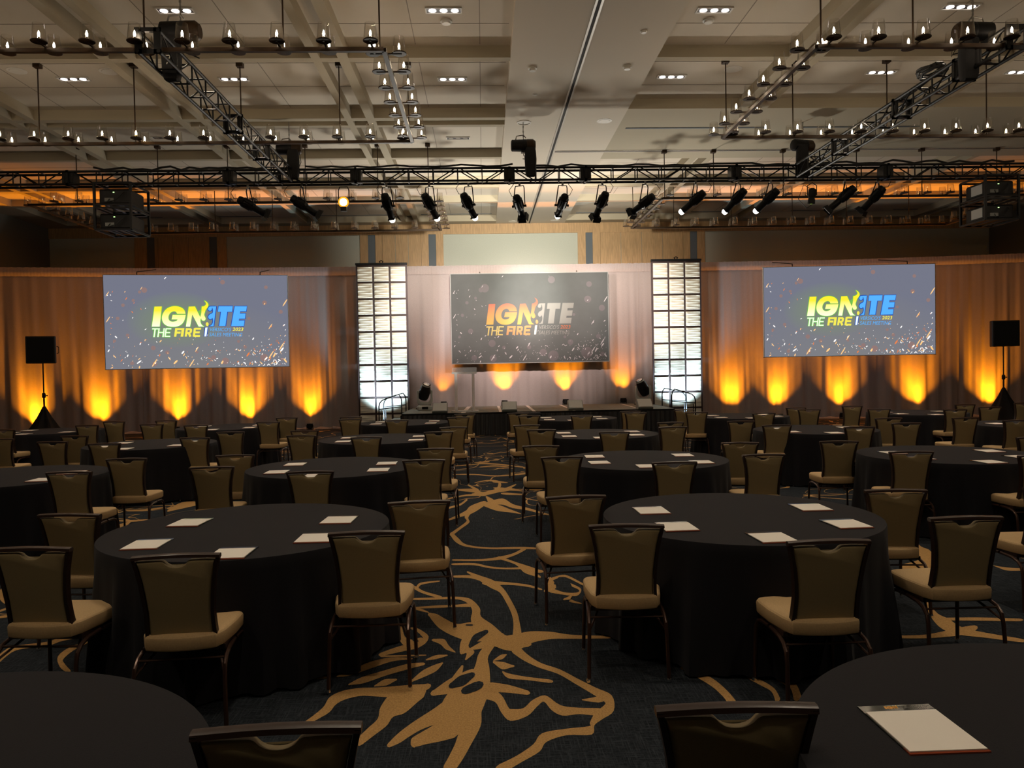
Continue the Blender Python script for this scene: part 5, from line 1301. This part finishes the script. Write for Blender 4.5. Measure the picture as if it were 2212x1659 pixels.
# ---------------------------------------------------------------- profile spots hung under the main truss
SP = [(-5.03, 5.42, .48, -.26, 'leftmost profile spot, tilted down to the right'), (-3.93, 5.44, .50, -.33, 'second profile spot from the left, under the left junction'), (-2.0, 5.48, .11, -.47, 'profile spot just right of the glowing amber lamp'),
      (-1.16, 5.47, .25, -.45, 'fifth hanging spot from the left'), (-.34, 5.47, .25, -.44, 'sixth hanging spot from the left, left of the soffit'), (.78, 5.41, .16, -.34, 'profile spot under the middle hoist'), (1.81, 5.42, -.12, -.34, 'profile spot right of the ceiling track, nearly upright'),
      (2.68, 5.47, -.18, -.45, 'profile spot under the right edge of the soffit'), (3.69, 5.40, -.40, -.28, 'seventh hanging spot from the right, tilted to the left'), (4.79, 5.47, -.44, -.37, 'sixth hanging spot from the right, lens end shining'), (5.67, 5.51, -.34, -.41, 'fifth hanging spot from the right, lens end shining'),
      (6.38, 5.50, -.36, -.39, 'profile spot just left of the right junction, lens end shining'), (8.06, 5.54, -.52, -.47, 'second hanging spot from the right, longest barrel'), (8.70, 5.53, -.33, -.45, 'rightmost hanging profile spot')]
e_lens = emit('shining_lens', (1, .97, .88), 9)
for i, (x, z, dx, dz, l) in enumerate(SP):
    L_ = math.hypot(dx, dz); full = max(.66, L_*1.04)
    dy = math.sqrt(max(.0, full*full-L_*L_))
    ax = Vector((dx, dy, dz)).normalized()
    y0 = 16.38
    t = thing('profile_spot', 'black %s under the main truss' % l if 'hanging' not in l else 'black %s under the main truss' % l, 'stage light', (x, y0, z), 0, 'profile spots under the main truss')
    T = ax.to_track_quat('Z', 'Y').to_matrix().to_4x4()
    k = full/.66
    b = MB(); b.lathe([(.03, -.03), (.075, -.02), (.088, .02), (.088, .06)], 16, T); b.build('rear_cap', m_black, t, True)
    b = MB()
    b.lathe([(.080, .06), (.098, .07), (.100, .30*k), (.085, .34*k)], 12, T)
    for q in range(8):
        a = 2*PI*q/8; b.box(-.006, .006, .097, .112, .09, .27*k, T @ Matrix.Rotation(a, 4, 'Z'))
    b.build('lamp_housing', m_black, t, True)
    b = MB(); b.lathe([(.065, .33*k), (.070, .36*k), (.072, .56*k), (.066, .57*k)], 16, T); b.build('lens_tube', m_black, t, True)
    bright = i in (2, 3, 4, 6, 9, 10, 11)
    pw_ = .074 if bright else .094
    b = MB(); b.box(-pw_, pw_, -pw_, pw_, .565*k, .575*k, T)
    for s, ang in () if bright else ((1, .35), (-1, -.35)):
        b.box(-.09, .09, -.006, .006, 0, .10, T @ Matrix.Translation((0, s*.088, .575*k)) @ Matrix.Rotation(-ang, 4, 'X'))
        b.box(-.006, .006, -.09, .09, 0, .09, T @ Matrix.Translation((s*.088, 0, .575*k)) @ Matrix.Rotation(ang, 4, 'Y'))
    b.build('shutter_frame', m_black, t)
    b = MB(); b.lathe([(.062, .575*k), (.062, .575*k+.05), (.045, .575*k+.08), (.01, .575*k+.09)] if bright else [(.06, .572*k), (.055, .585*k), (.01, .59*k)], 16, T)
    b.build('lens', e_lens if bright else m_glass, t, True)
    # yoke and clamp up to the lower chord
    m = ax*.27*k
    top = Vector((m.x, -.02, 5.70-.02-z-.035))
    side = ax.cross(Vector((0, 0, 1))); side.normalize(); side *= .125
    b = MB(); b.tube([m+side, m+side+Vector((0, 0, .05)), Vector((m.x, m.y, 0))*0+top+side*.8+Vector((0, 0, -.05)), top+side*.7, top-side*.7, top-side*.8+Vector((0, 0, -.05)), m-side+Vector((0, 0, .05)), m-side], .012, 6); b.build('yoke', m_black, t, True)
    for s in (-1, 1):
        b = MB(); b.tube([m+side*s*.8, m+side*s*1.25], [.02, .028], 8); b.build('knob', m_black, t, True)
    b = MB(); b.box(top.x-.02, top.x+.02, top.y-.03, top.y+.03, top.z-.01, top.z+.075); b.build('clamp', m_steel, t)
    q = 1 if dx > 0 else -1
    b = MB(); b.tube([ax*-.03, Vector((-q*.10, -.02, .02)), Vector((-q*.16, -.03, .14)), Vector((-q*.08, -.04, .24)), top+Vector((-q*.12, .0, .05))], .007, 6); b.build('power_cord', m_blackrub, t, True)
t = thing('amber_lamp', 'round lamp shining bright amber towards the room under the main truss', 'stage light', (-2.85, 16.3, 5.33))
T = Matrix.Translation((0, 0, 0)) @ Matrix.Rotation(PI/2+.12, 4, 'X')
b = MB(); b.lathe([(.05, -.22), (.095, -.2), (.11, -.05), (.118, .0), (.112, .0)], 20, T); b.build('can', m_black, t, True)
b = MB(); b.lathe([(.112, .002), (.08, .012), (.07, .014)], 24, T, False); b.build('bloom_ring', emit('amber_glow', (1, .34, .015), 1.5), t, True)  # glowing ring imitates the orange bloom around the lens
b = MB(); b.lathe([(.082, .010), (.05, .026), (.01, .032)], 20, T); b.build('lens', emit('amber_core', (1, .72, .30), 22), t, True)
b = MB(); b.tube([(-.11, .05, 0), (-.11, .05, .25), (-.08, .05, .33), (.08, .05, .33), (.11, .05, .25), (.11, .05, 0)], .011, 6); b.build('yoke', m_black, t, True)
b = MB(); b.box(-.06, .06, -.03, .08, -.19, -.10); b.build('colour_frame', m_black, t)
t = thing('small_spot', 'short black lamp with lime rim under the right junction', 'stage light', (7.13, 16.35, 5.41))
T = Matrix.Rotation(PI+.25, 4, 'X')
b = MB(); b.lathe([(.03, -.13), (.075, -.1), (.085, 0), (.08, .06)], 14, T); b.build('can', m_black, t, True)
b = MB(); b.lathe([(.06, .06), (.075, .13), (.078, .2), (.065, .2)], 14, T); b.build('snoot', m_black, t, True)
b = MB(); b.lathe([(.066, .195), (.02, .205)], 14, T); b.build('lens', emit('lime_glow', (.55, .85, .12), 1.6), t, True)
b = MB(); b.tube([(-.1, 0, -.02), (-.1, 0, .18), (0, -.02, .24), (.1, 0, .18), (.1, 0, -.02)], .01, 6); b.build('yoke', m_black, t, True)
b = MB(); b.tube([(0, 0, .1), (-.18, 0, .2), (-.3, 0, -.1), (-.12, 0, -.3), (0, 0, -.22)], .007, 6); b.build('power_cord', m_blackrub, t, True)

# ---------------------------------------------------------------- projector racks hung from the truss ends
def rack(x, side, mirror):
    t = thing('projector_rack', 'black double-deck steel rack hanging under the %s end of the main truss' % side, 'rack', (x, 16.35, 5.22), 0, 'projector racks')
    W_, D_, H_ = .36, .42, .47
    for sx in (-1, 1):
        for sy in (-1, 1):
            b = MB(); b.box(sx*W_-.022, sx*W_+.022, sy*D_-.022, sy*D_+.022, -H_, H_); b.build('post', m_black, t)
    for z in (-H_, -.03, .03, H_):
        b = MB()
        for sy in (-1, 1): b.box(-W_, W_, sy*D_-.018, sy*D_+.018, z-.018, z+.018)
        for sx in (-1, 1): b.box(sx*W_-.018, sx*W_+.018, -D_, D_, z-.018, z+.018)
        b.build('deck_frame', m_black, t)
        if z in (-H_, .03):
            for x_ in (-.12, .12):
                b = MB(); b.box(x_-.02, x_+.02, -D_, D_, z-.012, z+.012); b.build('cross_bar', m_steel if z > 0 else m_black, t)
    for sx in (-.25, .25):
        b = MB(); b.box(sx-.025, sx+.025, -.14, -.09, H_, H_+.03); b.build('truss_clamp', m_steel, t)
    for k, zz in ((0, -.44), (1, .06)):
        p = thing('projector', 'black projector in the %s deck of the %s rack' % (('lower', 'upper')[k], side), 'projector', (x, 16.35, 5.22+zz+.004), 0, 'projectors in the racks')
        b = MB(); b.layers([(-.30, -.33), (.30, -.33), (.31, -.30), (.31, .30), (.28, .34), (-.28, .34), (-.31, .30), (-.31, -.30)], [(.0, .02), (.02, 0), (.27, 0), (.30, .03)], lambda u, v, z: Vector((u, v, z))); b.build('body', m_black, p)
        T = Matrix.Translation((.1*mirror, .34, .15)) @ Matrix.Rotation(-PI/2, 4, 'X')
        b = MB(); b.lathe([(.09, 0), (.09, .06), (.07, .07)], 16, T); b.build('lens', m_chrome, p, True)
        b = MB(); b.box(-.2, -.02, -.336, -.331, .05, .12); b.build('connector_panel', m_mongrey, p)
        b = MB(); b.box(-.03, -.0, -.338, -.332, .225, .24); b.build('status_light', emit('status_green', (.5, 1, .3), 2.5), p)
        b = MB()
        b.box(mirror*-.312-.003, mirror*-.312+.003, -.25, .12, .05, .25); b.build('side_vent', m_white if mirror < 0 else m_mongrey, p) if False else b.build('side_vent', m_grey if side == 'right' else m_mongrey, p)
        b = MB(); b.tube([(-.1, -.336, .1), (-.12, -.40, .02), (.05, -.41, .06), (.18, -.38, .2), (.2, -.2, .32)], .009, 6); b.build('signal_cable', m_blackrub, p, True)
rack(-7.42, 'left', 1)
rack(11.02, 'right', 1)

# ---------------------------------------------------------------- chandeliers: bronze rectangles carrying pairs of glass cups
ZB = 5.80
def make_arm(lit, hot=False):
    """Cross arm along local X with a tray, glass cup and flame bulb at each end."""
    arm = MB(); arm.box(-.20, .20, -.011, .011, -.012, .010)
    for s in (-1, 1): arm.lathe([(.088, -.004), (.094, 0), (.094, .008), (.088, .014)], 20, Matrix.Translation((s*.165, 0, 0)))
    for s in (-1, 1): arm.lathe([(.012, .014), (.012, .055), (.008, .06)], 8, Matrix.Translation((s*.165, 0, 0)))
    o = arm.build('cross_arm', m_brass, None)
    for s in (-1, 1):
        T = Matrix.Translation((s*.165, 0, 0))
        g = MB(); g.lathe([(.086, .016), (.066, .212), (.0635, .212), (.083, .018)], 20, T, False); g.build('glass_cup', m_glass, o, True)
        f = MB(); f.lathe([(.005, .06), (.0125, .074), (.0150, .090), (.0105, .110), (.002, .134)], 8, T); f.build('flame_bulb', (m_bulbhot if hot and s < 0 else m_bulb) if lit else m_bulboff, o, True)
    return o
arm_lit = make_arm(True); arm_off = make_arm(False); arm_hot = make_arm(True, True)
def put_arm(src, par, loc, rz):
    a = src.copy(); col.objects.link(a); a.parent = par; a.location = loc; a.rotation_euler = (0, 0, rz)
    for ch in src.children:
        c_ = ch.copy(); col.objects.link(c_); c_.parent = a
def chandelier(label, x0, x1, y0, y1, lit, rods, arms_x, arms_y, hots=()):
    cx_, cy_ = (x0+x1)/2, (y0+y1)/2
    t = thing('chandelier', label, 'chandelier', (cx_, cy_, ZB), 0, 'rectangular chandeliers')
    for nm, a in (('long_bar', (x0, x1, y0-.028, y0+.028)), ('long_bar', (x0, x1, y1-.028, y1+.028)), ('short_bar', (x0-.028, x0+.028, y0, y1)), ('short_bar', (x1-.028, x1+.028, y0, y1))):
        b = MB(); b.box(a[0]-cx_, a[1]-cx_, a[2]-cy_, a[3]-cy_, -.062, -.012); b.build(nm, m_brass, t)
    for x, y in rods:
        z1 = ZLO if .6 < x < 2.9 or (x > 3 and 15.3 < y < 18.9) else ZHI
        b = MB(); b.tube([(x-cx_, y-cy_, -.03), (x-cx_, y-cy_, z1-ZB)], .011, 6); r = b.build('rod', m_brass, t)
        b = MB(); b.box(x-cx_-.055, x-cx_+.055, y-cy_-.055, y-cy_+.055, z1-ZB-.07, z1-ZB); b.build('canopy', m_brass, r)
    for i, x in enumerate(arms_x):
        for k, y in enumerate((y0, y1)):
            src = (arm_hot if (k, i) in hots else arm_lit) if lit else arm_off
            put_arm(src, t, (x-cx_, y-cy_, 0), PI/2)
    for i, y in enumerate(arms_y):
        for k, x in enumerate((x0, x1)):
            put_arm((arm_hot if (k+2, i) in hots else arm_lit) if lit else arm_off, t, (x-cx_, y-cy_, 0), 0)
AX = [-1.29-.5635*i for i in range(17)]
AY = [9.88+.595*i for i in range(7)][0:7]
RODX = [-1.2, -2.38, -4.06, -5.85, -7.45, -9.3]
chandelier('lit bronze rectangular chandelier, front left', -10.4, -1.15, 9.66, 13.52, True, [(x, y) for x in RODX for y in (9.66, 13.45)], AX[:16], AY, hots=((1, 8), (3, 3), (0, 12)))
MX = [3.12-x for x in AX]
chandelier('lit bronze rectangular chandelier, front right', 4.27, 13.52, 9.6, 13.42, True, [(3.12-x, y) for x in RODX for y in (9.6, 13.36)], MX[:16], [y-.07 for y in AY])
chandelier('unlit bronze rectangular chandelier, rear left', -10.4, -1.12, 18.25, 22.05, False, [(x, y) for x in RODX for y in (18.25, 22.05)], AX[:16], [18.5+.59*i for i in range(7)])
chandelier('unlit bronze rectangular chandelier, rear right', 4.35, 13.6, 18.25, 22.1, False, [(3.2-x, y) for x in RODX for y in (18.25, 22.1)], [x+.08 for x in MX[:16]], [18.5+.59*i for i in range(7)])
chandelier('added unseen lit bronze rectangular chandelier over the front tables, left of the aisle', -10.4, -1.15, 1.1, 4.96, True, [(x, y) for x in RODX for y in (1.1, 4.9)], AX[:16], [y-8.56 for y in AY])  # this pair is out of view, added to light the chair backs
chandelier('added unseen lit bronze rectangular chandelier over the front tables, right of the aisle', 4.27, 13.52, 1.1, 4.92, True, [(3.12-x, y) for x in RODX for y in (1.1, 4.86)], MX[:16], [y-8.6 for y in AY])
for o in (arm_lit, arm_off, arm_hot):
    for ch in list(o.children): bpy.data.objects.remove(ch)
    bpy.data.objects.remove(o)
